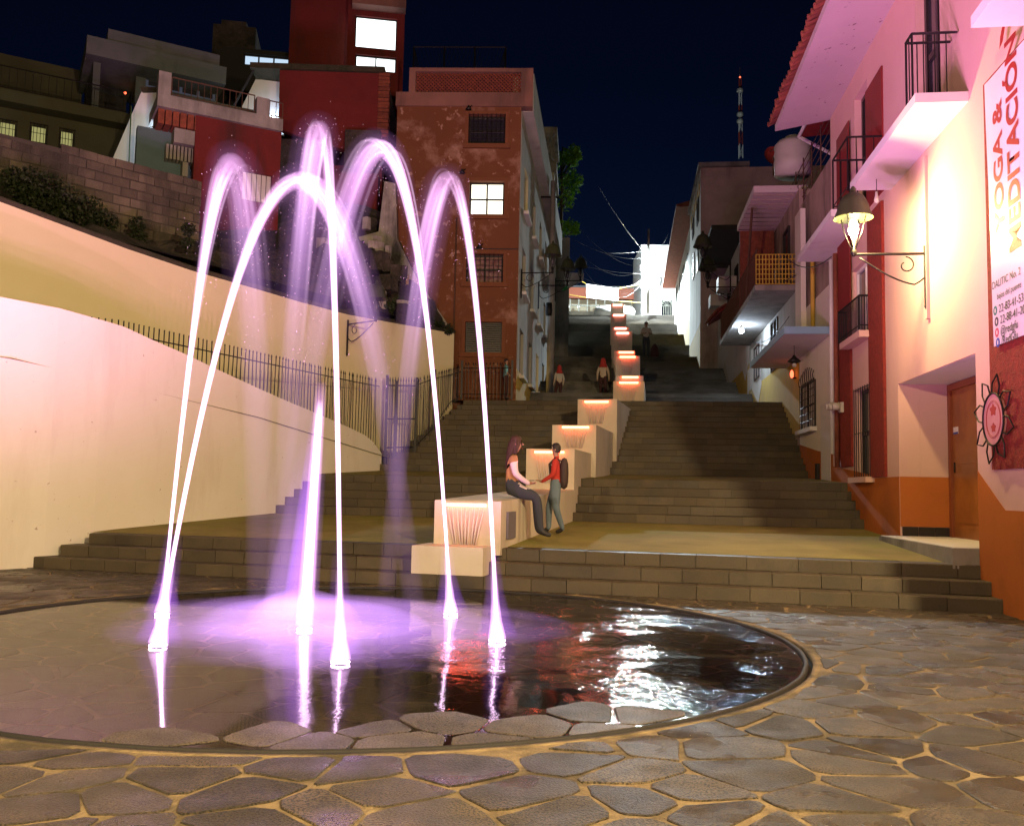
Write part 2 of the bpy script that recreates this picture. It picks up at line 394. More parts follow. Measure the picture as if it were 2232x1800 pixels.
def stone_mb(mb, poly, zb, zt, rnd):
    c = Vector((sum(p[0] for p in poly)/len(poly), sum(p[1] for p in poly)/len(poly)))
    P = chaikin(poly, .15); P = [q + Vector((rnd.uniform(-.011,.011), rnd.uniform(-.011,.011))) for q in P]
    n = len(P); tx, ty = rnd.uniform(-.006,.006), rnd.uniform(-.006,.006)
    up = lambda q, z: (q.x, q.y, z+(q.x-c.x)*tx+(q.y-c.y)*ty)
    vs = [(q.x,q.y,zb) for q in P]+[up(q,zt-.003) for q in P]+[up(q+(c-q).normalized()*.006,zt) for q in P]
    fs = [(i,(i+1)%n,n+(i+1)%n,n+i) for i in range(n)]+[(n+i,n+(i+1)%n,2*n+(i+1)%n,2*n+i) for i in range(n)]+[tuple(range(2*n,3*n))]
    mb.add(vs, fs)
rnd = random.Random(11)
cells = voronoi(-9.2, 7.4, 2.9, 15.2, .44, .44, 5, .84)
pool_c, plaza_c = [], []
for poly in cells:
    c = Vector((sum(p[0] for p in poly)/len(poly), sum(p[1] for p in poly)/len(poly)))
    d = c-POOL; r = d.length
    if abs(c.x) > .62*c.y+.9: continue
    if r < 3.86:
        q = []
        for p in poly:
            w = Vector(p)-POOL
            if w.length > 3.80: w = w.normalized()*3.80
            q.append(POOL+w)
        pool_c.append((q, c, r))
    else:
        q = []
        for p in poly:
            w = Vector(p)-POOL
            if w.length < 3.945: w = w.normalized()*3.945
            q.append(POOL+w)
        plaza_c.append((q, c, r))
def lay(cells, parent, material, inner):
    todo = []
    for q, c, r in cells:
        if area(q) < .02: continue
        p = inset(q, rnd.uniform(.008,.022))
        if len(p) < 3 or area(p) < .012: continue
        todo.append((area(p)/(c.length**2.6), p, c, r))
    todo.sort(key=lambda x: -x[0])
    rest = MB()
    for i, (_, p, c, r) in enumerate(todo):
        if inner: zt = DISH(r)+.0045+rnd.uniform(-.0015,.002)+ (.011 if r > 3.3 and c.y < 6 and abs(c.x+.6) < 1.5 else 0)
        else: zt = rnd.uniform(-.0005,.0045)
        if i < 300:
            mb = MB(); stone_mb(mb, p, zt-.05, zt, rnd); obj('stone', mb, material, parent)
        else: stone_mb(rest, p, zt-.05, zt, rnd)
    if rest.v: obj('stone_field', rest, material, parent, kind='stuff')
lay(plaza_c, plaza, M['flag'], False)
lay(pool_c, pool, M['poolflag'], True)

# thin sheet of running water over the pool floor
def water_mat():
    m = bpy.data.materials.new('running water'); m.use_nodes = True; n = m.node_tree.nodes; L = m.node_tree.links; n.clear()
    geo = n.new('ShaderNodeNewGeometry')
    def noise_(sc, det, st=(1,1,1)):
        mp = n.new('ShaderNodeMapping'); mp.inputs['Scale'].default_value = st; L.new(geo.outputs['Position'], mp.inputs['Vector'])
        t = n.new('ShaderNodeTexNoise'); t.inputs['Scale'].default_value = sc; t.inputs['Detail'].default_value = det; L.new(mp.outputs[0], t.inputs['Vector']); return t.outputs[0]
    def math_(op, a, b):
        x = n.new('ShaderNodeMath'); x.operation = op
        for i, q in enumerate((a, b)):
            if isinstance(q, (int, float)): x.inputs[i].default_value = q
            else: L.new(q, x.inputs[i])
        return x.outputs[0]
    sep = n.new('ShaderNodeSeparateXYZ'); L.new(geo.outputs['Position'], sep.inputs[0])
    amp = n.new('ShaderNodeMapRange'); amp.inputs[1].default_value = -1.6; amp.inputs[2].default_value = 1.8
    amp.inputs[3].default_value = .014; amp.inputs[4].default_value = 1.5; L.new(sep.outputs[0], amp.inputs[0])
    patch = n.new('ShaderNodeMapRange'); patch.inputs[1].default_value = .42; patch.inputs[2].default_value = .62; patch.inputs[3].default_value = .15
    L.new(noise_(.9, 2), patch.inputs[0])
    h1 = math_('MULTIPLY', noise_(5.0, 3, (1,.55,1)), .55); h2 = math_('MULTIPLY', noise_(19, 3), .20); h3 = math_('MULTIPLY', noise_(55, 2), .06)
    h = math_('MULTIPLY', math_('ADD', math_('ADD', h1, h2), h3), math_('MULTIPLY', amp.outputs[0], patch.outputs[0]))
    b = n.new('ShaderNodeBump'); b.inputs['Strength'].default_value = .75; b.inputs['Distance'].default_value = .045; L.new(h, b.inputs['Height'])
    g = n.new('ShaderNodeBsdfGlossy'); g.inputs['Roughness'].default_value = .05; L.new(b.outputs[0], g.inputs['Normal'])
    t = n.new('ShaderNodeBsdfTransparent'); t.inputs[0].default_value = (.92,.89,.88,1)
    fr = n.new('ShaderNodeFresnel'); fr.inputs['IOR'].default_value = 1.62; L.new(b.outputs[0], fr.inputs['Normal'])
    mx = n.new('ShaderNodeMixShader'); L.new(fr.outputs[0], mx.inputs[0]); L.new(t.outputs[0], mx.inputs[1]); L.new(g.outputs[0], mx.inputs[2])
    o = n.new('ShaderNodeOutputMaterial'); L.new(mx.outputs[0], o.inputs[0]); return m
wm = MB(); k_ = 56
wm.add([(POOL.x+3.82*math.cos(2*PI*k/k_), POOL.y+3.82*math.sin(2*PI*k/k_), -.018) for k in range(k_)], [tuple(range(k_))])
obj('water', wm, water_mat(), kind='structure')
# rim of the pool: a low rounded lip with a drain slot outside it
rim = thing('pool_rim', 'low dark rounded rim with drain slot around the round fountain pool', 'pool rim', (POOL.x, POOL.y, 0))
rm = MB(); prof = [(3.825,-.05),(3.825,-.008),(3.832,.001),(3.845,.004),(3.856,.001),(3.86,-.008),(3.86,-.06)]
def ringprof(mb, prof, n=120):
    vs = []; k = len(prof)
    for i in range(n):
        th = 2*PI*i/n; j = .002*math.sin(th*23)+.002*math.sin(th*41+1)
        vs += [(POOL.x+(r+j)*math.cos(th), POOL.y+(r+j)*math.sin(th), z) for r, z in prof]
    mb.add(vs, [(i*k+a, ((i+1)%n)*k+a, ((i+1)%n)*k+a+1, i*k+a+1) for i in range(n) for a in range(k-1)], 0, True)
ringprof(rm, prof); M['wetrim'] = mat('wet rim stone', (.016,.013,.011), .75, (.012,.010,.009), 6, .8, .6, 45, .01, spec=.7)
obj('lip', rm, M['wetrim'], rim)
rm = MB(); ringprof(rm, [(3.86,-.055),(3.895,-.055)]); obj('drain_slot', rm, M['basaltcore'], rim)
rm = MB(); ringprof(rm, [(3.895,-.056),(3.895,-.003),(3.945,-.003),(3.95,-.02)]); obj('kerb', rm, M['mortar'], rim)

# ================================================================== fountain jets
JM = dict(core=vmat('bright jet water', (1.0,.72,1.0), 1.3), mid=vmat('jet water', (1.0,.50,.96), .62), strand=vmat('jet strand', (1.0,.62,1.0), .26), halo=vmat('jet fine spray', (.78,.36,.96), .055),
          fall=vmat('falling water', (.74,.40,.95), .24), flare=vmat('nozzle spray glow', (.92,.50,1.0), .95), glow=vmat('nozzle mist glow', (.50,.16,1.0), .22),
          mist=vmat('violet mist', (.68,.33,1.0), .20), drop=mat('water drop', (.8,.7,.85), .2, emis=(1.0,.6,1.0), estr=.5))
JM['drop'].cycles.emission_sampling = 'NONE'  # water and drops glow by themselves in place of scattered LED light
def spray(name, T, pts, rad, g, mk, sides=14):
    """open tube of spray that glows by itself; g = brightness per ring"""
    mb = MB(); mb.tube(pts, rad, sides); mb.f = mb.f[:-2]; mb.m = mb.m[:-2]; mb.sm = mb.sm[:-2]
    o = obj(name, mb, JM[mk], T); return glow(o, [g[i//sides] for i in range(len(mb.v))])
def nozzle_light(name, p, w):
    l = bpy.data.lights.new(name, 'SPOT'); l.energy = w; l.color = PINK; l.shadow_soft_size = .05; l.spot_size = math.radians(166); l.spot_blend = .75
    o = bpy.data.objects.new(name, l); col.objects.link(o); o.location = p; o.rotation_euler = (PI, 0, 0); return o
def nozzle(p, label):
    t = thing('fountain_nozzle', label, 'fountain nozzle', p, 'floor nozzles of the fountain')
    mb = MB(); mb.lathe(p, [(.05,-.03),(.05,-.008),(.03,-.006),(.02,-.004),(.018,.004),(.010,.005)], 12); obj('nozzle_body', mb, M['iron'], t)
    mb = MB(); mb.lathe(p, [(.020,-.006),(.072,-.006),(.068,.002),(.024,.002)], 12); obj('led_ring', mb, M['led'], t)
    l = nozzle_light('nozzle_lamp', Vector(p)+Vector((0,0,.05)), P_NOZZLE)
    return t
ARCS = [((-3.47,9.38),(-1.83,7.05),4.18,.02,'water jet arching from the pool edge nearest the cream wall'),
        ((-2.83,7.59),(-1.00,9.99),4.19,-.25,'broad low water jet crossing behind the tallest jet'),
        ((-1.25,7.04),(-2.48,9.96),4.70,.23,'tallest narrow water jet rising from the nozzle nearest the viewer'),
        ((-.60,9.81),(-2.17,8.60),4.74,0,'wide tall water jet rising in front of the lowest cascade block'),
        ((-.09,8.18),(-1.55,11.87),4.67,-.09,'water jet nearest the staircase with the lit window behind its top')]
NOZ = ['nozzle under the jet nearest the cream wall','nozzle at the foot of the broad low jet','nozzle nearest the viewer under the tallest jet',
       'nozzle in front of the lowest white block','nozzle farthest towards the stairs']
jr = random.Random(3)
for (a, b, h, q, lab), nl in zip(ARCS, NOZ):
    A, B = Vector((*a,0)), Vector((*b,0)); pts = []; n = 40
    for i in range(n+1):
        t = i/n; w = t+q*t*(1-t); P = A.lerp(B, w); P.z = h*4*t*(1-t)+.03; pts.append(P)
    T = thing('water_jet', lab, 'water jet', A, 'glowing water jets of the fountain')
    up = pts[:30]
    rad = lambda i: .022+.088*(min(i,21)/21)**2.2+.0008*max(0,i-21)
    sm = lambda x: max(0, min(1, x))**2*(3-2*max(0, min(1, x)))
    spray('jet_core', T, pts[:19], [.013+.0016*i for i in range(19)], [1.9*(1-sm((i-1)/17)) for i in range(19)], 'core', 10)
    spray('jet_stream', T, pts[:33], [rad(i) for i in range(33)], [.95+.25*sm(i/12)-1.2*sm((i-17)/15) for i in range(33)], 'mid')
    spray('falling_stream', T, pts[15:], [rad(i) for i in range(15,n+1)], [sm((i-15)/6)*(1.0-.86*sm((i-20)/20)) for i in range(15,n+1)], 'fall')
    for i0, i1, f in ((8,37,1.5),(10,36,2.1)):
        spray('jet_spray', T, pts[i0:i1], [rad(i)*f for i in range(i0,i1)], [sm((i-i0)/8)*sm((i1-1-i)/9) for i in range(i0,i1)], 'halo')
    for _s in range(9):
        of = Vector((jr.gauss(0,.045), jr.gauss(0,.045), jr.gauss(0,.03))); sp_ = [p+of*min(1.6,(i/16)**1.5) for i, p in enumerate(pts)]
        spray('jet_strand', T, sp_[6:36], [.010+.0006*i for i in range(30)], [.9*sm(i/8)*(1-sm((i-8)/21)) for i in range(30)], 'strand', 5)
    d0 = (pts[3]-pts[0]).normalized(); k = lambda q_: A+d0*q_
    pr = [(.01,.085,1.6),(.06,.075,1.5),(.16,.055,1.1),(.34,.04,.6),(.7,.03,0)]  # glare of the nozzle lamp put in as a glowing shell of spray
    spray('nozzle_spray_glow', T, [k(x[0]) for x in pr], [x[1] for x in pr], [x[2] for x in pr], 'flare')
    pr = [(.004,.20,.25),(.06,.19,.9),(.18,.14,.8),(.4,.09,.4),(.9,.05,0)]  # wider violet glow around the nozzle lamp, put in as a shell
    spray('nozzle_mist_glow', T, [k(x[0]) for x in pr], [x[1] for x in pr], [x[2] for x in pr], 'glow')
    mb = MB()
    for _ in range(300):
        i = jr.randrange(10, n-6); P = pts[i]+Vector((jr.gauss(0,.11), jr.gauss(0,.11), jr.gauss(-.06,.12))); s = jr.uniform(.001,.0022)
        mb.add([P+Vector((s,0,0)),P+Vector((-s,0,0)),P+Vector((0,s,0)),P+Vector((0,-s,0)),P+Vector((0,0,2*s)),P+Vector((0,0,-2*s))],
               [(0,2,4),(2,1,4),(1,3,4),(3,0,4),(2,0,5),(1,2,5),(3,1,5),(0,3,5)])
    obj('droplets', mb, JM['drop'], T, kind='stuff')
    nozzle(A, nl)
# centre column
CB = Vector((-1.87, 8.6, 0))
T = thing('water_jet', 'short upright water column in the middle of the arching jets', 'water jet', CB, 'glowing water jets of the fountain')
cl_ = [CB+Vector((.012*i*.4,0,.03+i*.15)) for i in range(16)]
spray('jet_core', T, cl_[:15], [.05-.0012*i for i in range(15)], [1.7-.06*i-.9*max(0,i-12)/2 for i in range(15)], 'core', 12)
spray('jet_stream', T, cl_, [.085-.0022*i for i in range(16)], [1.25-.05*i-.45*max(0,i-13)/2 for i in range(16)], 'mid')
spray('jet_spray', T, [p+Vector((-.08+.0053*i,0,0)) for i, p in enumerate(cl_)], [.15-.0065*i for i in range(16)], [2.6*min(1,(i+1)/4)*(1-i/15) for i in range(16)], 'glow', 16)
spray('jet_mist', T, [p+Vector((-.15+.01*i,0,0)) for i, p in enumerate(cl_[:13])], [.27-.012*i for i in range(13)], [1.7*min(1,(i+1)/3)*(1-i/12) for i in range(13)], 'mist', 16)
nozzle(CB, 'nozzle in the middle of the pool under the upright column')
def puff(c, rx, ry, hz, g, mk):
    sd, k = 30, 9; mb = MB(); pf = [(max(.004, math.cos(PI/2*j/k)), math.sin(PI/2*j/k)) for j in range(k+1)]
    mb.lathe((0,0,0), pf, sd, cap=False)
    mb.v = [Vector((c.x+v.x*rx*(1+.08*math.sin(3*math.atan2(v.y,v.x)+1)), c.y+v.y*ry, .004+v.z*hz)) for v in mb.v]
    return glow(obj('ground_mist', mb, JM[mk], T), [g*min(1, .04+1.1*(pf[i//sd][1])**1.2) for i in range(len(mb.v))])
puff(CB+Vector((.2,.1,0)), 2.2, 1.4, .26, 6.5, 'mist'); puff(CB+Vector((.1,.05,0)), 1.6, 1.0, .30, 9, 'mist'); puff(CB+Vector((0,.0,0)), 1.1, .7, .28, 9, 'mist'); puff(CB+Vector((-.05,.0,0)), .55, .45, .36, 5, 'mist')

# ================================================================== stairs and landings
def WRX(y): return 4.38+.1246*y
STONES = {}
def step_mesh(w, h, d):
    key = (round(w,2), round(h,3), round(d,2))
    if key not in STONES:
        w, h, d = key; mb = MB(); c = .012
        prof = [(0,0),(0,h-c),(c,h),(d,h),(d,0)]   # (y,z): front face at y=0
        e = .008; n = len(prof)
        vs = [(-w/2,y,z) for y,z in prof]+[(w/2,y,z) for y,z in prof]
        mb.add(vs, [tuple(range(n-1,-1,-1)), tuple(range(n,2*n))]+[(i,n+i,n+(i+1)%n,(i+1)%n) for i in range(n)])
        STONES[key] = mb.mesh('step_stone', M['basalt'])
    return STONES[key]
def flight(name, base_r, yaw, n, z0, rise, tread, lens, stone_w, gap=None, rn=random.Random(4)):
    """base_r: right end of the lowest riser; lens: list of (v_left, v_right) spans measured leftwards from base_r, one per step"""
    u = Vector((math.sin(yaw), math.cos(yaw), 0)); v = Vector((math.cos(yaw), -math.sin(yaw), 0)); B = Vector((*base_r, 0))
    core = MB()
    for i in range(n):
        l0, l1 = lens[i] if isinstance(lens, list) else lens
        q = [B+u*(i*tread+.02)+v*l0, B+u*(i*tread+.02)+v*l1, B+u*(n*tread+.25)+v*l1, B+u*(n*tread+.25)+v*l0]
        core.prism(q, (z0-.35) if i == 0 else z0+i*rise-.02, z0+(i+1)*rise-.012)
    root = obj(name, core, M['basaltcore'], kind='structure')
    for i in range(n):
        l0, l1 = lens[i] if isinstance(lens, list) else lens
        x = l0 + rn.uniform(-.3, 0)
        while x < l1-.02:
            w = rn.choice([.48,.54,.60,.66])*stone_w
            a, b = max(x, l0), min(x+w, l1)
            if b-a > .05:
                mid_ = (a+b)/2
                if not gap or not (gap[0] < mid_ < gap[1] and gap[2]):
                    me = step_mesh(w-.007, rise-.004, tread+.06)
                    P = B+u*(i*tread+rn.uniform(-.005,.005))+v*mid_; P.z = z0+i*rise+rn.uniform(-.002,.002)
                    inst('step_stone', me, root, frame(v*((b-a)/w), u, Vector((0,0,1)), P))
            x += w
    return u, v
Y1 = math.radians(14.3); RISE, TR = .168, .33
# front steps: lowest riser starts at the orange wall
FB = Vector((5.80, 10.74))
L0 = -13.45
flight('front_steps', FB, Y1, 3, 0.0, RISE, TR, [(L0, .05),(L0+.24,.05),(L0+.48,.1)], .98)
u1 = Vector((math.sin(Y1), math.cos(Y1), 0)); v1 = Vector((math.cos(Y1), -math.sin(Y1), 0))
Y2 = math.radians(13)
u2 = Vector((math.sin(Y2), math.cos(Y2), 0)); v2 = Vector((math.cos(Y2), -math.sin(Y2), 0))
F2 = Vector((6.49, 16.93))
def P3(v, z): return Vector((v[0], v[1], z))
fa = Vector((*FB,0))+u1*(2*TR+.3)
lm = MB()
A_, B_ = fa+v1*(L0+.3), fa+v1*.2; C_, D_ = Vector((*F2,0))+u2*.1+v2*.2, Vector((*F2,0))+u2*.1+v2*(-12.3)
nx_ = 24; ny_ = 10; vs = []
for j in range(ny_+1):
    for i in range(nx_+1):
        p = A_.lerp(B_, i/nx_).lerp(D_.lerp(C_, i/nx_), j/ny_); vs.append((p.x, p.y, .5045+(.733-.5045)*j/ny_))
lm.add(vs, [(j*(nx_+1)+i, j*(nx_+1)+i+1, (j+1)*(nx_+1)+i+1, (j+1)*(nx_+1)+i) for j in range(ny_) for i in range(nx_)], 0, True)
obj('landing', lm, M['landing'], kind='structure')
flight('second_steps', F2, Y2, 5, .733, .172, .31, (-12.0, .25), .92)
Y3 = math.radians(8); u3 = Vector((math.sin(Y3), math.cos(Y3), 0)); v3 = Vector((math.cos(Y3), -math.sin(Y3), 0))
F3 = Vector((7.13, 22.1))
fa = Vector((*F2,0))+u2*(4*.31+.2); lm = MB()
q = [fa+v2*-12, fa+v2*.4, Vector((*F3,0))+u3*.1+v3*.2, Vector((*F3,0))+u3*.1+v3*-12]
lm.add([P3(q[0],1.593),P3(q[1],1.593),P3(q[2],1.75),P3(q[3],1.75)], [(0,1,2,3)])
obj('landing', lm, M['landing'], kind='structure')
flight('third_steps', F3, Y3, 13, 1.75, .168, .30, [(-10.6+.12*i, .2+.03*i) for i in range(13)], .80)
fa = Vector((*F3,0))+u3*(12*.30+.2); lm = MB()
q = [fa+v3*-10.5, fa+v3*.5, Vector((WRX(31.2)+.3,31.2,0)), Vector((-2.5,32.6,0))]
lm.add([P3(q[0],3.934),P3(q[1],3.934),P3(q[2],3.98),P3(q[3],3.98)], [(0,1,2,3)])
obj('landing', lm, M['landing'], kind='structure')
PROF = [(30.6,3.97,4.82),(35.0,4.86,5.80),(39.4,5.86,7.0),(44.2,7.05,8.25),(50.5,8.35,10.0),(58.0,10.1,12.0),(66.0,12.1,14.3),(73.5,14.4,16.4)]
ups = MB(); Y4 = math.radians(7); u4 = Vector((math.sin(Y4), math.cos(Y4), 0)); v4 = Vector((math.cos(Y4), -math.sin(Y4), 0))
us = obj('upper_stairs', MB(), M['upstep'], kind='structure')
for i, (y, za, zb) in enumerate(PROF):
    n = max(2, round((zb-za)/.168)); r = (zb-za)/n
    ynext = PROF[i+1][0] if i+1 < len(PROF) else 79
    B = Vector((WRX(y)+.3, y, 0)); w = 10.6+.02*y
    for k in range(n):
        mb = MB(); a = B+u4*(k*.31); b = B+u4*(k*.31+.6 if k < n-1 else (ynext-y)+.9)
        mb.prism([a-v4*w, a, b, b-v4*w], za+k*r-.5, za+(k+1)*r-.012); mb.prism([a-v4*w-u4*.02, a-u4*.02, a+u4*.33, a+u4*.33-v4*w], za+(k+1)*r-.03, za+(k+1)*r)
        obj('step', mb, M['upstep'], us)
tm = MB(); tm.add([(-20,79.5,16.38),(45,75.0,16.38),(60,130,18.6),(-40,130,18.6)], [(0,1,2,3)])
M['terrace'] = mat('upper plaza paving', (.24,.23,.2), .7); obj('upper_plaza', tm, M['terrace'], kind='structure')

# ================================================================== cascade of white blocks along the middle of the stairs
def cascade(u0, u1, vtop, vbot, Y, yaw, length, label, strips, drop=.0, pedestal=False, sheet=True, pink=False, rise=0.0):
    """front face from photo columns u0..u1 at depth Y; strips: list of (ul, ur, v)"""
    a, b = atY(u0, vtop, Y), atY(u1, vtop, Y); c = (a+b)/2; w = (b-a).length/math.cos(math.radians(3)); zt = c.z; zb = atY((u0+u1)/2, vbot, Y).z
    u = Vector((math.sin(yaw), math.cos(yaw), 0)); v = Vector((math.cos(yaw), -math.sin(yaw), 0)); c.z = 0
    t = thing('cascade_block', label, 'fountain block', (c.x, c.y, zb), 'white blocks of the stepped cascade')
    mb = MB(); q = [c-v*w/2, c+v*w/2, c+v*w/2+u*length, c-v*w/2+u*length]; e = .012
    mb.hexa([P3(p, zb-drop) for p in q]+[P3(q[0],zt),P3(q[1],zt),P3(q[2],zt+rise),P3(q[3],zt+rise)])
    obj('body', mb, M['cascade'], t)
    for (ul, ur, vs_) in strips:
        p0, p1 = atY(ul, vs_, Y-.03), atY(ur, vs_, Y-.03); m = (p0+p1)/2; hw = (p1-p0).length/2
        q0 = c + v*((m-c).dot(v)); f = -u
        mb = MB(); P = [q0-v*hw, q0+v*hw]
        for p in P: p.z = m.z
        mb.tube([P[0]+f*.035, P[1]+f*.035], .027*max(1,Y/26), 8); s_ = obj('light_strip', mb, M['strippink' if pink else 'strip'], t)
        mb = MB(); mb.hexa([x+f*d+Vector((0,0,z)) for z in (.024*max(1,Y/24),.04*max(1,Y/24)) for x, d in ((P[0],.08),(P[1],.08),(P[1],0),(P[0],0))]); obj('spout_lip', mb, M['cascade'], t)
        if sheet:
            zl = max(zb+.02, m.z-.62); k = .35
            mb = MB(); n = 9
            for i in range(n):
                x = (i/(n-1)*2-1)*hw*.92; x2 = x*(.58+.08*math.sin(i*2.3))
                top = q0+v*x+f*.05; top.z = m.z-.01; bo = q0+v*x2+f*.045; bo.z = zl
                mb.tube([top, top.lerp(bo,.5)+f*.01, bo], [.004,.007,.009], 5)
            obj('falling_water', mb, M['thread'], t)
    return t
M['thread'] = mat('thin falling water', (.78,.72,.74), .12, spec=.8)
B14 = Y1
cb0 = cascade(893,1056,1191,1277,12.45,B14,1.3,'lowest plain white block standing on the plaza',[])
cb1 = cascade(944,1095,1091,1192,12.95,B14,6.0,'long white wall block the woman sits on with a wide red light strip',[(971,1062,1100.5)],drop=.1,rise=.2)
q0 = None
W1 = None
cascade(1146,1253,978,1072,18.7,B14,3.0,'white block with red light strip beside the person in red',[(1164,1230,985)],drop=1.0)
cascade(1203,1300,926,978,20.7,B14,4.5,'third white block up the stairs with orange lit front',[(1225,1284,931)],drop=1.3)
cascade(1259,1345,870,925,23.3,B14,5.0,'white block below the upper landing with orange red strip',[(1274,1326,875.5)],drop=1.6)
cascade(1337,1404,831,884,28.2,math.radians(9),4.5,'white block at the landing edge halfway up the stairs',[(1350,1391,834)],drop=.15)
Y7 = math.radians(7)
cascade(1343,1402,819,834,32,Y7,4,'small cascade block just above the halfway landing',[(1356,1391,822)],drop=1.5,sheet=False)
cascade(1342,1395,776,820,35,Y7,4,'cascade block lit orange with thin water threads',[(1351,1385,778)],drop=1.2)
cascade(1338,1384,765,778,38,Y7,5,'narrow cascade block with the upper of two close strips',[(1349,1381,768)],drop=1.5,sheet=False)
cascade(1334,1378,722,766,42.5,Y7,5,'tall dim cascade block left of the man in a pale shirt',[(1344,1370,726)],drop=1.5,pink=True)
cascade(1333,1371,713,724,46.5,Y7,9,'cascade block with a pale pink strip above the man',[(1340,1365,716)],drop=2.0,sheet=False,pink=True)
cascade(1331,1365,686,714,55,Y7,11,'second highest cascade block with pale pink strip',[(1337,1360,687)],drop=2.4,pink=True)
cascade(1331,1360,663,686,66,Y7,9,'highest cascade block in front of the white basin',[(1336,1356,665)],drop=2.4,pink=True)
# service niche in the side of the long block
nb = MB(); s0 = Vector((*cb1.location[:2],0))+v1*.505
def side(a,z,n=0): p = s0+u1*a+v1*n; return Vector((p.x,p.y,z))
nb.hexa([side(.30,.62,-.02),side(.30,.62,.012),side(.75,.62,.012),side(.75,.62,-.02),side(.30,1.0,-.02),side(.30,1.0,.012),side(.75,1.0,.012),side(.75,1.0,-.02)])
obj('access_panel', nb, M['greypaint'], cb1)

# ================================================================== left side: plaster walls, fence
def poly_u(line, u, v):
    """first crossing of a plan polyline with the sight line"""
    d = ray(u, v)
    for a, b in zip(line, line[1:]):
        W = Wall(a, (b[0]-a[0], b[1]-a[1])); den = d.dot(W.n)
        if abs(den) < 1e-9: continue
        k = (W.o-CAM).dot(W.n)/den; P = CAM+d*k; s = (P-W.o).dot(W.t); L = math.hypot(b[0]-a[0], b[1]-a[1])
        if -1e-6 <= s <= L+1e-6 and k > 0: return P
    return None
CL = [(-11.0,8.6),(-9.3,11.0),(-7.48,13.44),(-6.89,14.63),(-5.31,18.7),(-3.34,23.6),(-3.1,24.2)]
ctop = [(0,647),(130,672),(230,700),(270,712),(335,742),(400,770),(480,808),(560,845),(630,876),(700,905),(760,931),(795,948),(812,962),(832,988)]
top3 = [Vector((-11.0,8.6,4.0)), Vector((-9.3,11.0,3.98))]+[poly_u(CL,u,v) for u,v in ctop]
top3 = [p for p in top3 if p]
def extrude_wall(mb, tops, zb, th):
    n = len(tops); nr = []
    for i in range(n):
        d = (tops[min(i+1,n-1)]-tops[max(i-1,0)]); d.z = 0; d.normalize(); nr.append(Vector((-d.y, d.x, 0)))
    vs = []
    for i, p in enumerate(tops):
        o = nr[i]*th; vs += [Vector((p.x,p.y,zb)), p, p+o, Vector((p.x+o.x,p.y+o.y,zb))]
    fs = [(4*i+k, 4*i+(k+1)%4, 4*(i+1)+(k+1)%4, 4*(i+1)+k) for i in range(n-1) for k in range(4)]+[(3,2,1,0),(4*n-4,4*n-3,4*n-2,4*n-1)]
    mb.add(vs, fs)
mb = MB(); extrude_wall(mb, top3, -.1, .25)
tag(obj('parapet_wall', mb, M['cream']), 'smooth cream plaster wall descending from the left edge to the gate', 'wall')
# ramp behind it
OL = [(-12.6,11.0),(-9.35,16.4),(-4.4,23.2),(-1.72,26.9)]
mb = MB(); R0 = [Vector((-11.0,8.6,3.2)),Vector((-9.3,11.0,3.15)),Vector((-7.4,13.5,3.1)),Vector((-5.2,18.8,2.7)),Vector((-3.2,23.8,2.1))]
R1 = [Vector((-13.0,11.0,3.2)),Vector((-12.0,12.2,3.15)),Vector((-9.3,16.7,3.1)),Vector((-6.5,20.9,2.7)),Vector((-1.7,27,2.1))]
mb.add(R0+R1, [(i,i+1,6+i,5+i) for i in range(4)]); obj('ramp', mb, M['landing'], kind='structure')
def wall_u(line, pts): return [p for p in (poly_u(line,u,v) for u,v in pts) if p]
ot = [Vector((-12.6,11.0,6.45))]+wall_u(OL, [(0,437),(140,489),(280,541),(420,588),(560,628),(650,655),(760,684),(880,706),(990,725)])
mb = MB(); extrude_wall(mb, ot, 1.0, .35)
ow = tag(obj('retaining_wall', mb, M['ochre']), 'tall ochre retaining wall behind the iron fence with dark weedy top', 'wall')
mb = MB(); cp = [p+Vector((0,0,.03)) for p in ot]
mb.tube(cp, .055, 6); obj('coping', mb, M['moss'], ow)

IR = M['iron']
def picket_mesh():
    mb = MB(); mb.box(-.0085,.0085,-.0085,.0085,0,.93)
    mb.lathe((0,0,0), [(.009,.93),(.018,.945),(.001,1.0)], 4, cap=False, smooth=False); return mb.mesh('picket', IR)
PK = picket_mesh()
def fence_run(name, label, tops, bottoms, spacing, rails, cat='fence', posts=()):
    t = thing(name, label, cat, bottoms[0])
    for i in range(len(tops)-1):
        a, b = bottoms[i], bottoms[i+1]; ta, tb = tops[i], tops[i+1]; L = (Vector((b.x-a.x,b.y-a.y,0))).length; n = max(1, round(L/spacing))
        for k in range(n):
            p = a.lerp(b, k/n); q = ta.lerp(tb, k/n); h = q.z-p.z
            if h < .08: continue
            inst('picket', PK, t, Matrix.Translation(p) @ Matrix.Rotation(jr.uniform(-.02,.02), 4, 'Y') @ Matrix.Diagonal((1,1,h,1)))
    for dz, fromtop in rails:
        mb = MB(); pts = [Vector((q.x,q.y,(q.z-dz) if fromtop else (p.z+dz))) for p, q in zip(bottoms, tops)]
        pts = [x for x, p in zip(pts, bottoms) if x.z > p.z-.02]
        if len(pts) > 1: mb.tube(pts, .012, 4, smooth=False); obj('rail', mb, IR, t)
    for p, h in posts:
        mb = MB(); mb.box(p.x-.03,p.x+.03,p.y-.03,p.y+.03,p.z,p.z+h); obj('post', mb, IR, t)
    return t
cl_in = [(x+.06,y+.05) for x,y in CL]
bl, tl = [], []
for u, v in ctop[3:]:
    p = poly_u(CL,u,v); 
    p = p+Vector((-.12,.06,-.01)); bl.append(p); tl.append(Vector((p.x,p.y,max(p.z,4.06+.08*(len(bl)-1)/10))))
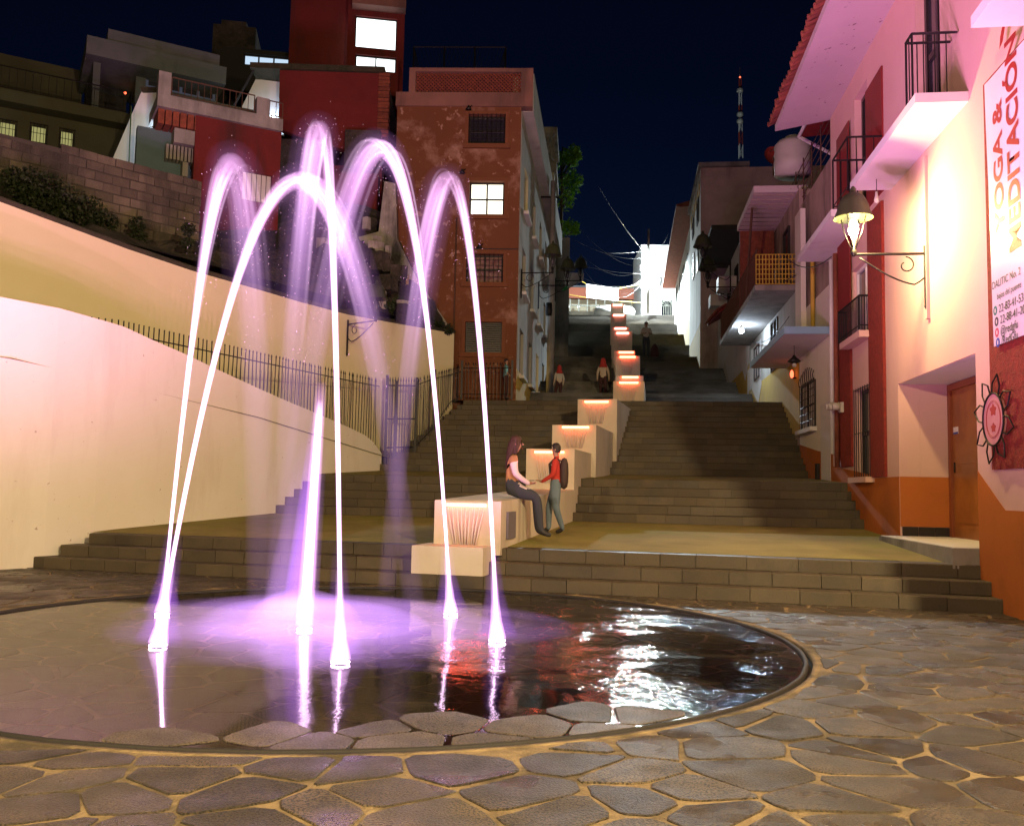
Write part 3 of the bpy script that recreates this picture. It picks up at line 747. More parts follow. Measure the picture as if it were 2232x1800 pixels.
bl.insert(0, bl[0]+Vector((-.25,-.45,.0))); tl.insert(0, Vector((bl[0].x,bl[0].y,4.02)))
fence_run('iron_fence', 'long black picket fence standing on the cream sloping wall', tl, bl, .128, [(.22,True)])
g0 = Vector((-3.28,23.95,2.1)); g1 = Vector((-2.55,24.35,2.15))
gt = thing('iron_gate', 'black iron picket gate with lock plate between two posts', 'gate', g0)
for p, h in ((g0,2.15),(g0.lerp(g1,.32),2.0),(g1,2.1)):
    mb = MB(); mb.box(p.x-.035,p.x+.035,p.y-.035,p.y+.035,p.z-.3,p.z+h); obj('post', mb, IR, gt)
for k in range(1,11):
    p = g0.lerp(g1,k/11)+Vector((0,0,.02)); inst('picket', PK, gt, Matrix.Translation(p) @ Matrix.Diagonal((1,1,2.1,1)))
for z in (.25,1.0,2.0-.12):
    mb = MB(); mb.bar(g0+Vector((0,0,z)), g1+Vector((0,0,z)), .018); obj('rail', mb, IR, gt)
mb = MB(); p = g0.lerp(g1,.32); mb.box(p.x-.06,p.x+.06,p.y-.05,p.y-.035,3.0,3.18); obj('lock_plate', mb, IR, gt)
f0 = [Vector((-2.55,24.35,2.3)),Vector((-2.15,25.3,2.9)),Vector((-1.78,26.35,3.7)),Vector((-1.55,26.9,3.95))]
fence_run('iron_fence', 'short black picket fence climbing beside the stairs to the orange house', [Vector((p.x,p.y,z)) for p,z in zip(f0,(4.25,4.55,4.8,4.95))], f0, .12, [(.2,True),(.1,False)],
          posts=[(Vector((-2.15,25.3,2.9)),1.7)])
f1 = [Vector((-1.5,26.95,3.95)),Vector((-.35,26.75,3.95)),Vector((-.02,26.7,3.95))]
fence_run('iron_fence', 'dark picket fence in front of the orange house base', [Vector((p.x,p.y,5.05)) for p in f1], f1, .11, [(.18,True),(.15,False)], posts=[(f1[0],1.15),(f1[2],1.15)])

# ================================================================== wall lanterns
HOOD = M['hood'] = mat('lantern hood', (.05,.06,.028), .45, spec=.5)
M['lglass'] = mat('lantern cage', (.02,.02,.018), .5)
def lantern(P0, out, L, label, lit=None, size=1.0, scroll=True, power=0, flip=False):
    """P0 wall point at arm height; out = horizontal unit direction of the arm"""
    t = thing('wall_lantern', label, 'wall lantern', P0, 'iron bracket lanterns on the house walls')
    out = Vector(out).normalized(); Z = Vector((0,0,1)); S = size
    mb = MB(); mb.bar(P0-out*0+Z*.12*S, P0-Z*.75*S, .022*S); mb.lathe(P0-Z*.75*S, [(.022*S,0),(.028*S,-.03*S),(.001,-.08*S)], 6); obj('back_bar', mb, IR, t)
    mb = MB(); mb.tube([P0, P0+out*L*.5, P0+out*L], .02*S, 4, smooth=False); obj('arm', mb, IR, t)
    mb = MB(); pts = []
    for i in range(13):
        w = i/12; pts.append(P0+out*L*(.9-.9*w)+Z*(-.05*S-.42*S*math.sin(PI*.5*w)*(1 if w < .85 else 1-(w-.85)*2)))
    mb.tube(pts, .013*S, 5); obj('brace', mb, IR, t)
    if scroll:
        mb = MB(); c = P0+out*.27*S-Z*.17*S
        mb.tube([c+out*(math.cos(a)*r)+Z*(math.sin(a)*r) for a, r in ((PI*.5+i*.38, (.13-.0055*i)*S) for i in range(16))], .011*S, 5); obj('scroll', mb, IR, t)
    E = P0+out*(L-.02*S)
    mb = MB(); mb.lathe(E, [(.02*S,-.03*S),(.035*S,0),(.05*S,.04*S),(.02*S,.1*S),(.03*S,.2*S)], 8); obj('base_cup', mb, IR, t)
    mb = MB()
    for k in range(4):
        a = PI/4+k*PI/2; d = Vector((math.cos(a), math.sin(a), 0)); mb.tube([E+Z*.08*S+d*.03*S, E+Z*.32*S+d*.13*S, E+Z*.56*S+d*.19*S], .009*S, 4)
    obj('cage', mb, IR, t)
    mb = MB(); mb.lathe(E+Z*.56*S, [(.285*S,-.02*S),(.27*S,.015*S),(.235*S,.09*S),(.21*S,.20*S),(.15*S,.31*S),(.07*S,.36*S),(.04*S,.38*S),(.045*S,.42*S),(.02*S,.46*S),(.001,.47*S)], 18, cap=False)
    for r0, r1 in ((.20,.19),):
        mb.lathe(E+Z*.56*S, [(.28*S,-.02*S),(.255*S,.0),(.2*S,.18*S),(.13*S,.29*S),(.001,.33*S)], 18, cap=False)
    obj('hood', mb, HOOD, t)
    mb = MB(); mb.lathe(E+Z*.22*S, [(.02*S,0),(.05*S,.05*S),(.075*S,.14*S),(.07*S,.22*S),(.03*S,.3*S)], 10); bl_ = obj('bulb', mb, M['bulbwarm'] if lit else M['glass'], t)
    if lit:
        l = bpy.data.lights.new('lantern_lamp', 'POINT'); l.energy = power; l.color = (1.0, .72, .28); l.shadow_soft_size = .09
        o = bpy.data.objects.new('lantern_lamp', l); col.objects.link(o); o.location = E+Z*.36*S - out*0 + Vector((-.0,-.16*S,0))
    return t
OWL = Wall(OL[1], (OL[2][0]-OL[1][0], OL[2][1]-OL[1][1]))
pl = poly_u(OL, 755, 708); d_ = Vector((.78,-.62,0))
lantern(pl+Vector((.05,-.05,.0)), d_, 1.05, 'unlit iron lantern on the ochre wall behind the water jets', size=1.0)

# assumed street lamps near the plaza, unseen behind the viewer, added to light it
def assumed_street_lamp(x, y, h, label, power):
    t = thing('assumed_street_lamp', label, 'street lamp', (x,y,0), 'assumed lamps behind the viewer')
    mb = MB(); mb.lathe((x,y,0), [(.16,0),(.16,.1),(.09,.25),(.07,.6),(.05,h-.6),(.045,h-.35)], 10); obj('pole', mb, IR, t)
    mb = MB(); mb.lathe((x,y,h), [(.3,.10),(.26,.16),(.12,.33),(.01,.4)], 14, cap=False); obj('hood', mb, HOOD, t)
    mb = MB(); mb.lathe((x,y,h-.36), [(.05,0),(.12,.2),(.16,.44)], 6); obj('cage', mb, IR, t) if False else None
    mb = MB(); mb.ball((x,y,h-.02), .09, 10); obj('bulb', mb, M['bulbwarm'], t)
    l = bpy.data.lights.new('assumed_street_lamp_light', 'POINT'); l.energy = power; l.color = WARM; l.shadow_soft_size = .12
    o = bpy.data.objects.new('assumed_street_lamp_light', l); col.objects.link(o); o.location = (x,y,h-.14)
assumed_street_lamp(5.2, -2.5, 5.8, 'assumed tall street lamp on the right behind the viewer', P_ASSUMED_POST)  # out-of-view lamp, assumed from the warm light on the plaza
assumed_street_lamp(-5.5, -3.5, 5.8, 'assumed tall street lamp on the left behind the viewer', P_ASSUMED_POST*.5)

# ================================================================== right side: the pink house
RW = Wall((WRX(0), 0), (.1246, 1.0))            # s runs uphill, normal points to the street
if RW.n.x > 0: RW.n = -RW.n
def wall_with_holes(mb, W, s0, s1, z0, z1, holes, n0, n1, mi=0):
    xs = sorted({s0, s1, *[h[0] for h in holes], *[h[1] for h in holes]}); xs = [x for x in xs if s0 <= x <= s1]
    for a, b in zip(xs, xs[1:]):
        hs = sorted([(h[2], h[3]) for h in holes if h[0] <= a+1e-6 and h[1] >= b-1e-6]); z = z0
        for h0, h1 in hs:
            if h0 > z+1e-4: mb.wbox(W, a, b, z, h0, n0, n1, mi)
            z = max(z, h1)
        if z < z1-1e-4: mb.wbox(W, a, b, z, z1, n0, n1, mi)
def window(W, r, parent, depth=.12, cols=2, rows=2, frame=None, pane=None, fw=.045, bars=0, sill=None, name='window', barrows=1, n0=0.0):
    s0, s1, z0, z1 = r; fr = frame or M['darkframe']; pn = pane or M['glass']
    mb = MB(); d0, d1 = n0-depth-.05, n0-depth+.01
    for a, b in ((s0,s0+fw),(s1-fw,s1)): mb.wbox(W, a, b, z0, z1, d0, d1)
    for a, b in ((z0,z0+fw),(z1-fw,z1)): mb.wbox(W, s0+fw, s1-fw, a, b, d0, d1)
    for c in range(1, cols): x = s0+(s1-s0)*c/cols; mb.wbox(W, x-fw/2, x+fw/2, z0+fw, z1-fw, d0, d1-.004)
    for c in range(1, rows): x = z0+(z1-z0)*c/rows; mb.wbox(W, s0+fw, s1-fw, x-fw/2, x+fw/2, d0, d1-.008)
    w = obj(name, mb, fr, parent)
    for i in range(cols):
        for j in range(rows):
            a, b = s0+(s1-s0)*i/cols, s0+(s1-s0)*(i+1)/cols; c, d = z0+(z1-z0)*j/rows, z0+(z1-z0)*(j+1)/rows
            mb = MB(); mb.wbox(W, a+.005, b-.005, c+.005, d-.005, d0+.005, d0+.02); obj('pane', mb, pn, w)
    if bars:
        mb = MB()
        for i in range(bars+1): x = s0+(s1-s0)*i/bars; mb.bar(W.p(x,z0-.03,n0+.05), W.p(x,z1+.03,n0+.05), .009)
        for j in range(barrows+1): z = z0+(z1-z0)*j/max(1,barrows); mb.bar(W.p(s0-.02,z,n0+.05), W.p(s1+.02,z,n0+.05), .009)
        obj('grille', mb, IR, w)
    if sill:
        mb = MB(); mb.wbox(W, s0-.08, s1+.08, z0-.10, z0, n0+.001, n0+.16); obj('sill', mb, sill, w)
    return w
def railing(W, s0, s1, z, h, n, parent, ends=(True, True), sp=.13, nin=0.02, mt=None):
    mb = MB(); mt = mt or IR
    mb.bar(W.p(s0,z+h,n), W.p(s1,z+h,n), .02); mb.bar(W.p(s0,z+.08,n), W.p(s1,z+.08,n), .012)
    for on, s in zip(ends, (s0, s1)):
        if on: mb.bar(W.p(s,z+h,nin), W.p(s,z+h,n), .02); mb.bar(W.p(s,z+.08,nin), W.p(s,z+.08,n), .012)
    for s_ in (s0, s1): mb.bar(W.p(s_,z,n), W.p(s_,z+h,n), .016)
    r = obj('railing', mb, mt, parent)
    k = max(2, int((s1-s0)/sp))
    me = None
    for i in range(k+1):
        p = W.p(s0+(s1-s0)*i/k, z, n)
        if me is None:
            b = MB(); b.bar((0,0,0), (0,0,h), .009); me = b.mesh('baluster', mt)
        inst('baluster', me, r, Matrix.Translation(p))
    for on, s in zip(ends, (s0, s1)):
        if on:
            for i in range(1, 4): inst('baluster', me, r, Matrix.Translation(W.p(s, z, nin+(n-nin)*i/4)))
    return r

ph = thing('pink_house', 'tall pink house with red panels, orange dado and tiled eave on the right', 'house', (WRX(12)+.5, 12, 0))
S = lambda u, v: RW.px(u, v)[0]
Zz = lambda u, v: RW.px(u, v)[1]
sN, sF = 5.0, S(1812, 500)
rec = (S(2131,1000), S(1960,1000), .70, Zz(1960,836))
mezz = RW.rect(1857,574,1896,735)
gwin = RW.rect(1868,845,1903,1040)
z_slab = 6.42
dr1 = (S(2049,90), S(1996,90), 6.55, 9.3)
dr2 = (S(1891,300), S(1863,300), 6.55, 9.0)
dr3 = (7.2, 8.6, 6.55, 9.2)
mb = MB(); wall_with_holes(mb, RW, sN, sF, -.1, 9.62, [rec, mezz, gwin, dr1, dr2], -.32, 0); obj('wall', mb, M['pink'], ph)
mb = MB(); mb.wbox(RW, sF-.02, sF-.3, .3, 9.5, -7, -.33); mb.wbox(RW, sN, sN+.3, -.1, 9.5, -7, -.33); mb.wbox(RW, sN, sF, 9.5, 9.6, -7, -.33); mb.wbox(RW, sN, sF, -.1, 9.5, -7.3, -7); obj('rear_wall', mb, M['pink'], ph)
# recessed doorway
a0, a1, zb, zt = rec; dp = .80
mb = MB(); mb.wbox(RW, a1, a1+.12, zb-.2, zt+.1, -dp-.1, -.322); mb.wbox(RW, a0-.12, a0, zb-.2, zt+.1, -dp-.1, -.322); mb.wbox(RW, a0, a1, zt, zt+.1, -dp, -.322); obj('porch_wall', mb, M['pink'], ph)
mb = MB(); mb.wbox(RW, a0+.003, a1-.003, zt-.006, zt-.001, -dp+.01, -.03); obj('porch_ceiling', mb, M['white2'], ph)
zd = 1.65
mb = MB(); mb.wbox(RW, a1-.012, a1-.003, zb+.16, zd, -dp+.02, -.004); obj('porch_dado', mb, M['dado'], ph)
mb = MB()
for i in range(3): w_ = (dp-.05)/3; mb.wbox(RW, a1-.02, a1-.003, zb+.005, zb+.155, -dp+.03+i*w_, -dp+.03+(i+1)*w_-.01)
obj('skirting_tile', mb, M['blacktile'], ph)
mb = MB(); mb.wbox(RW, a0, a1, zb-.25, zb, -dp-.08, .32); p_ = obj('porch_step', mb, M['concrete'], ph)
mb = MB(); mb.wbox(RW, a0+.02, a1-.02, zb+.001, zb+.012, -dp, .3); obj('porch_paving', mb, M['white2'], p_)
mb = MB(); zc = zt-.02; fwd_ = .09
mb.wbox(RW, a1-.13, a1-.02, zb+.01, zc, -dp-.02, -dp+.06); mb.wbox(RW, a0+.02, a0+.1, zb+.01, zc, -dp-.02, -dp+.06); mb.wbox(RW, a0+.1, a1-.13, zc-.1, zc, -dp-.02, -dp+.06)
df = obj('door_frame', mb, M['woodframe'], ph)
mb = MB(); mb.wbox(RW, a0+.1, a1-.13, zb+.01, zc-.1, -dp-.02, -dp+.02)
for k in range(2):
    q0_, q1_ = a0+.1+(a1-a0-.23)*k/2+.12, a0+.1+(a1-a0-.23)*(k+1)/2-.12
    mb.wbox(RW, q0_, q1_, zb+.25, zb+1.0, -dp+.02, -dp+.032); mb.wbox(RW, q0_, q1_, zb+1.15, zc-.3, -dp+.02, -dp+.032)
dd = obj('door', mb, M['wood'], ph)
mb = MB(); mb.tube([RW.p(a1-.30,zb+1.02,-dp+.06), RW.p(a1-.30,zb+1.18,-dp+.06)], .014, 6); obj('handle', mb, M['iron'], dd)
mb = MB(); mb.wbox(RW, a1-.42, a1-.22, zb+1.62, zb+1.73, -dp+.034, -dp+.04); mb.wbox(RW, a1-.42, a1-.22, zb+1.62, zb+1.65, -dp+.0405, -dp+.043, 1); obj('number_plate', mb, [M['white2'], M['textblue']], dd)
# dado paint with its zigzag edge
mb = MB()
zz1, zz2 = Zz(2134,1026), Zz(2192,1112)
mb.wpoly(RW, [(sN,-.1),(a0-.005,-.1),(a0-.005,zz1),(S(2192,1112),zz2),(sN,zz2-.02)], .001, .006); obj('dado', mb, M['dado'], ph); mb = MB()
mb.wpoly(RW, [(a1+.002,0),(sF,.3),(sF,1.95),(S(1905,1040),1.70),(S(1906,1037),zd),(a1+.002,zd)], .001, .006)
obj('dado', mb, M['dado'], ph)
# rough red panels
mb = MB(); p0, p1 = S(1898,700), S(1930,700)
mb.wbox(RW, p1, p0, zd+.01, 6.38, .001, .05); obj('stucco_panel', mb, M['redstucco'], ph)
mb = MB(); mb.wbox(RW, S(1857,650)+.01, S(1831,650), 1.9, 6.38, .001, .045); obj('stucco_panel', mb, M['redstucco'], ph)
rs = S(2157,400); zr = Zz(2171,1024)
mb = MB(); mb.wbox(RW, sN+.2, rs, zr, 6.36, .001, .05); obj('stucco_panel', mb, M['redstucco'], ph)
mb = MB(); mb.wpoly(RW, [(S(1925,200),6.55),(S(1889,200),6.55),(S(1889,200),8.75),(S(1925,200),8.75)], .001, .03); obj('shutter_panel', mb, M['shutter'], ph)
mb = MB(); mb.wpoly(RW, [(S(1856,300),4.9),(S(1829,300),4.9),(S(1829,300),8.7),(S(1856,300),8.7)], .046, .06); obj('shutter_panel', mb, M['shutter'], ph)
# pilaster edge whose shadow falls along the wall
ps = S(2024,450); mb = MB(); mb.wbox(RW, ps, ps+.10, 3.9, 6.3, .001, .05); obj('pilaster', mb, M['pink'], ph)
# windows and french doors
window(RW, mezz, ph, .10, 2, 1, M['white2'], M['glass'], .06, 0); 
mb = MB(); m0, m1, m2, m3 = mezz
mb.wbox(RW, m0-.1, m1+.1, m2-.12, m2, .002, .22); obj('sill', mb, M['pink'], ph)
railing(RW, m0-.05, m1+.25, m2+.02, .62, .2, ph, sp=.09)
window(RW, gwin, ph, .1, 2, 2, M['darkframe'], M['glass'], .05, 7, M['pink'], barrows=2)
window(RW, dr1, ph, .14, 2, 2, M['darkframe'], M['glass'], .09)
window(RW, dr2, ph, .14, 2, 2, M['darkframe'], M['glass'], .08)
def balcony(s0, s1, prot, z, th, rail=None, mt='white2'):
    mb = MB(); mb.wbox(RW, s0, s1, z, z+th, .002, prot); b = obj('balcony_slab', mb, M[mt], ph)
    if rail: railing(RW, rail[0], rail[1], z+th, .95, prot-.06, ph)
    return b
balcony(S(2111,177), S(1942,384), .66, z_slab, .13, (S(2111,177)+.3, RW.px(1978,122,.58)[0]))
railing_s = S(1893,441)
balcony(railing_s, S(1800,470)-.2, .66, z_slab, .13, (railing_s+.1, RW.px(1850,330,.58)[0]))
balcony(5.6, RW.px(2115,10,.66)[0], .66, z_slab, .13, (5.7, 9.0))
# eave: sloping soffit with clay tiles along the edge
e0, e1 = sN, S(1810,216)+.1; eo = 1.16
mb = MB(); mb.hexa([RW.p(e0,9.5,.0),RW.p(e1,9.5,.0),RW.p(e1,9.28,eo),RW.p(e0,9.28,eo)]+[RW.p(e0,9.85,.0),RW.p(e1,9.85,.0),RW.p(e1,9.42,eo),RW.p(e0,9.42,eo)]); ev = obj('eave', mb, M['soffit'], ph)
mb = MB()
for i in range(9): mb.lathe((0,0,0), [(1e-3,0)], 3) if False else None
th_ = [(math.cos(a)*.085, math.sin(a)*.075) for a in [PI*k/6 for k in range(7)]]
vs = [(x,-.14,z) for x,z in th_]+[(x*.8,.30,z*.8+.03) for x,z in th_]
vs += [(x*.8,-.14,z*.8) for x,z in th_]+[(x*.62,.30,z*.62+.03) for x,z in th_]
tb = MB(); fs = [(i,i+1,8+i-1+0,7+i) for i in range(0)]
for i in range(6): fs += [(i,7+i,8+i,i+1),(14+i,15+i,22+i,21+i),(i,i+1,15+i,14+i)]
tb.add(vs, fs, 0, False); TILE = tb.mesh('roof_tile', M['tile'])
k = int((e1-e0)/.19)
for row in range(3):
    for i in range(k):
        s_ = e0+(i+.5)*.19; n_ = eo+.02-row*.36; zz_ = 9.44+row*.155
        inst('roof_tile', TILE, ev, frame(RW.t, -RW.n*.93+Vector((0,0,.37)), RW.n*.37+Vector((0,0,.93)), RW.p(s_+jr.uniform(-.015,.015), zz_+jr.uniform(-.01,.012), n_+jr.uniform(-.03,.03))))
# drain pipe
mb = MB(); px_ = S(1833,700); mb.tube([RW.p(px_,1.9,.10), RW.p(px_,4.4,.10), RW.p(px_,6.3,.10)], .05, 8); obj('drain_pipe', mb, M['tile'], ph)
mb = MB(); px_ = S(1822,700); mb.tube([RW.p(px_,2.2,.09), RW.p(px_,5.0,.09), RW.p(px_,6.3,.09)], .045, 8); obj('drain_pipe', mb, M['white2'], ph)
# bare bulb under the balcony
bp = S(1963,330); t = thing('hanging_bulb', 'unlit bare bulb hanging on a wire under the pink balcony', 'light bulb', RW.p(bp,z_slab,.38))
mb = MB(); mb.bar(RW.p(bp,z_slab,.38), RW.p(bp,z_slab-.22,.38), .006); obj('wire', mb, IR, t)
mb = MB(); mb.lathe(RW.p(bp,z_slab-.40,.38), [(.001,-.0),(.035,.02),(.045,.06),(.03,.11),(.022,.14),(.022,.19)], 10); obj('bulb', mb, M['plasticwhite'], t)
# electricity meters
for i, (u, lab) in enumerate(((1826,'leftmost of three round meters in a row on the red stucco edge'),(1834,'middle of three round meters in a row on the red stucco edge'),(1843,'rightmost of three round meters in a row on the red stucco edge'))):
    s_, z_ = RW.px(u, 886); t = thing('electricity_meter', lab, 'electric meter', RW.p(s_,z_,.05), 'electricity meters')
    mb = MB(); mb.wbox(RW, s_-.08, s_+.08, z_-.12, z_+.08, .051, .11); obj('body', mb, M['plasticwhite'], t)
    mb = MB(); mb.tube([RW.p(s_,z_,.112), RW.p(s_,z_,.24), RW.p(s_,z_,.25)], [.075,.075,.05], 12); obj('dial_cover', mb, M['plasticwhite'], t)
# sun emblem
cs, cz = RW.px(2182, 914); t = thing('sun_emblem', 'round pink disc with black wire sun rays on the red stucco', 'emblem', RW.p(cs,cz,.06))
R_ = .185*1.25; mb = MB(); pts = [(cs+R_*math.cos(2*PI*i/28), cz+.335*math.sin(2*PI*i/28)*.9) for i in range(28)]
ch = (RW.px(2182,857)[1]-RW.px(2182,972)[1])/2; cw = (S(2160,914)-S(2206,914))/2
pts = [(cs+cw*math.cos(2*PI*i/28), cz+ch*math.sin(2*PI*i/28)) for i in range(28)]
mb.wpoly(RW, pts, .055, .085); obj('disc', mb, M['emblem'], t)
mb = MB(); mb.tube([RW.p(a,z,.09) for a,z in pts], .012, 5, closed=True); obj('ring', mb, IR, t)
mb = MB()
for f_ in (.72,.66): mb.tube([RW.p(cs+(a-cs)*f_,cz+(z-cz)*f_,.086) for a,z in pts], .004, 4, closed=True)
for (ox, oz, r_) in ((0,.35,.34),(0,-.32,.26)):
    q = [(cs+cw*(ox+r_*(1+.25*math.sin(5*a))*math.cos(a)*.8), cz+ch*(oz+r_*(1+.25*math.sin(5*a))*math.sin(a)*.6)) for a in [2*PI*i/20 for i in range(20)]]
    mb.wpoly(RW, q, .0855, .0875)
obj('emblem_print', mb, M['emblemred'], t)
for i in range(8):
    a = 2*PI*i/8+.25; d = .30
    tip = (cs+cw*1.95*math.cos(a), cz+ch*1.72*math.sin(a)); A0 = (cs+cw*1.03*math.cos(a-.3), cz+ch*1.03*math.sin(a-.3)); A1 = (cs+cw*1.03*math.cos(a+.3), cz+ch*1.03*math.sin(a+.3))
    m0_ = (cs+cw*1.45*math.cos(a-.24), cz+ch*1.38*math.sin(a-.24)); m1_ = (cs+cw*1.45*math.cos(a+.24), cz+ch*1.38*math.sin(a+.24))
    mb = MB(); mb.tube([RW.p(*q_,.09) for q_ in (A0,m0_,tip,m1_,A1)], .010, 5, smooth=False); obj('ray', mb, IR, t)
# banner
bs0, bzb = RW.px(2183,756); _, bz1 = RW.px(2232,733)
sL = S(2160,100); sLb = S(2183,750); sR = sLb-1.25
t = thing('banner', 'white vinyl banner with red vertical lettering hung over red stucco', 'banner', RW.p(sLb,bzb,.07))
mb = MB(); nI, nJ = 14, 30; zt_, zb_ = 6.3, Zz(2183,756); vs = []
for j in range(nJ+1):
    w = j/nJ; l = sLb+(sL-sLb)*w
    for i in range(nI+1):
        x = i/nI; wv = .0022*math.sin(x*7+w*9)+.0018*math.sin(x*15-w*4)
        vs.append(RW.p(l-(l-sR)*x, zb_+(zt_-zb_)*w, .085+wv))
mb.add(vs, [(j*(nI+1)+i, j*(nI+1)+i+1, (j+1)*(nI+1)+i+1, (j+1)*(nI+1)+i) for j in range(nJ) for i in range(nI)], 0, True)
bk = [v+RW.n*-.003 for v in vs]; mb.add(bk, [(j*(nI+1)+i, (j+1)*(nI+1)+i, (j+1)*(nI+1)+i+1, j*(nI+1)+i+1) for j in range(nJ) for i in range(nI)], 0, True)
obj('sheet', mb, M['banner'], t)
def text(body, parent, W, s, z, size, vertical, material, n=.0905, spacing=1.0, bold=.0, xs=1.0, fit=None):
    cu = bpy.data.curves.new('lettering', 'FONT'); cu.body = body; cu.size = size; cu.extrude = 0; cu.offset = bold; cu.space_character = spacing; cu.materials.append(material)
    tmp = bpy.data.objects.new('lettering', cu); col.objects.link(tmp)
    dg = bpy.context.evaluated_depsgraph_get(); me = bpy.data.meshes.new_from_object(tmp.evaluated_get(dg)); me.name = 'lettering'
    col.objects.unlink(tmp); bpy.data.objects.remove(tmp)
    if fit: xs = fit/max(v.co.x for v in me.vertices)
    o = bpy.data.objects.new('lettering', me); col.objects.link(o); o.parent = parent
    Z = Vector((0,0,1)); Mx = frame(Z*xs, W.t, W.n, W.p(s,z,n)) if vertical else frame(-W.t*xs, Z, W.n, W.p(s,z,n))
    o.matrix_basis = Matrix.Translation(-BASE[parent.name]) @ Mx; return o
zY = Zz(2195,505); text('YOGA &', t, RW, S(2204,400), zY, .36, True, M['textred'], bold=.010, fit=Zz(2190,222)-zY)
zM = Zz(2225,552); text('MEDITACIÓN', t, RW, S(2238,300), zM, .43, True, M['textred'], bold=.012, fit=Zz(2222,78)-zM)
for body, u, v, sz, mt, ic in (('DALITIC No. 2', 2180, 640, .125,'textdark',None),('bajos del puente', 2191, 661, .10,'textdark',None),('22-83-41-53', 2195, 690, .135,'textdark','textgreen'),
                               ('22-88-41-20', 2198, 718, .135,'textdark','textdark'),('@redgfu', 2199, 745-3, .135,'textdark','textpink'),('/RedGfu', 2201, 766-2, .135,'textdark','textblue')):
    s_, z_ = RW.px(u, v-12 if v > 700 else v-8); text(body, t, RW, s_, z_, sz, False, M[mt])
    if ic:
        mb = MB(); c_ = (s_+.10, z_+.045); mb.wpoly(RW, [(c_[0]+.055*math.cos(2*PI*i/14), c_[1]+.055*math.sin(2*PI*i/14)) for i in range(14)], .0895, .0908); i_ = obj('icon', mb, M[ic], t)
        mb = MB(); mb.wpoly(RW, [(c_[0]+.02*math.cos(2*PI*i/8), c_[1]+.03*math.sin(2*PI*i/8)) for i in range(8)], .0909, .0918); obj('icon_mark', mb, M['white2'], i_)
mb = MB(); ls, lz = RW.px(2206, 42)
mb.wpoly(RW, [(ls+x*.16, lz+y*.22) for x, y in ((-1.2,1.4),(-.5,.4),(-.9,-.1),(-.3,-.3),(.3,-1.1),(.9,-1.3),(.7,-.7),(.2,-.2),(.5,.5),(.1,1.4))], .0895, .0908); obj('logo', mb, M['textred'], t)
# the lit lantern
lm_s, lm_z = RW.px(2024, 553)
lantern(RW.p(lm_s, lm_z, .05), RW.n*.985-RW.t*.0, 1.02, 'lit iron lantern with green bell hood on the pink house', lit=True, size=1.0, power=P_LANTERN)

# ================================================================== right side: houses further up
def house(name, label, W, s0, s1, z0, z1, depth, material, off=0.0, holes=(), roofmat=None):
    t = thing(name, label, 'house', W.p((s0+s1)/2, z0, off-.2))
    mb = MB(); wall_with_holes(mb, W, s0, s1, z0, z1, list(holes), off-.3, off)
    mb.wbox(W, s0, s0+.25, z0, z1, off-depth, off-.301); mb.wbox(W, s1-.25, s1, z0, z1, off-depth, off-.301); mb.wbox(W, s0+.25, s1-.25, z0, z1-.01, off-depth, off-depth+.25)
    obj('wall', mb, material, t)
    mb = MB(); mb.wbox(W, s0+.25, s1-.25, z1-.2, z1-.02, off-depth+.25, off-.301); obj('roof', mb, roofmat or M['concrete'], t)
    return t
# cream house with blue canopy
sC0, sC1 = sF+.02, S(1742,700)
r2 = house('cream_house', 'narrow stained cream house with pale blue canopy next to the pink house', RW, sC0, sC1, .6, 8.7, 6, M['rustwall'], -.03)
mb = MB(); mb.wbox(RW, sC0, sC1, .9, 5.9, -.028, .0); obj('lower_wall', mb, M['cream'], r2)
mb = MB(); mb.wpoly(RW, [(sC0,.8),(sC1,1.2),(sC1,2.6),(sC0+1.6,2.35),(sC0,2.2)], .001, .006); obj('dado', mb, M['dado'], r2)
cz_ = 4.78; mb = MB(); mb.wbox(RW, sC0+.02, S(1715,745), cz_, cz_+.15, .002, .98); cn = obj('canopy', mb, M['white2'], r2)
mb = MB(); mb.wbox(RW, sC0+.0, sC0+.019, cz_-.005, cz_+.155, .002, .985); mb.wbox(RW, sC0+.02, S(1715,745), cz_-.004, cz_+.154, .9805, .99); obj('canopy_edge', mb, M['bluepaint'], cn)
gw2 = RW.rect(1748,835,1779,935)
window(RW, gw2, r2, -.02, 2, 2, M['darkframe'], M['glass'], .04, 9, M['white2'], barrows=6)
mb = MB(); s_a, s_b = gw2[0], gw2[1]; zt2 = gw2[3]
for i in range(8):
    x = s_a+(s_b-s_a)*i/7; mb.tube([RW.p(x,zt2,.06), RW.p(x+.1,zt2+.12+.1*math.sin(PI*i/7),.06), RW.p(x-.05,zt2+.2+.16*math.sin(PI*i/7),.06)], .01, 4)
obj('grille_crest', mb, IR, r2)
mb = MB(); d0_, d1_ = S(1811,930), S(1790,930); mb.wbox(RW, d0_, d1_, 1.0, 3.35, .001, .012); obj('doorway', mb, M['white2'], r2)
mb = MB(); x = S(1779,650); mb.tube([RW.p(x,4.95,.08), RW.p(x,6.5,.08), RW.p(x,7.0,.08)], .05, 8); obj('pipe', mb, M['yellow'], r2)
mb = MB(); mb.wbox(RW, S(1757,650), S(1744,650), 4.95, 8.4, .0, .12); obj('pilaster', mb, M['cream'], r2)
mb = MB(); x = S(1800,980); mb.wbox(RW, x+.6, x+.85, 1.7, 2.05, .007, .07); obj('meter_box', mb, M['blacktile'], r2)
x, z_ = RW.px(1731,745,.5); t = thing('hanging_lamp', 'small unlit lamp hanging under the pale blue canopy', 'lamp', RW.p(x,cz_,.5))
mb = MB(); mb.bar(RW.p(x,cz_,.5), RW.p(x,cz_-.25,.5), .008); mb.lathe(RW.p(x,cz_-.42,.5), [(.05,0),(.16,.05),(.06,.14),(.02,.2)], 10); obj('shade', mb, M['iron'], t)
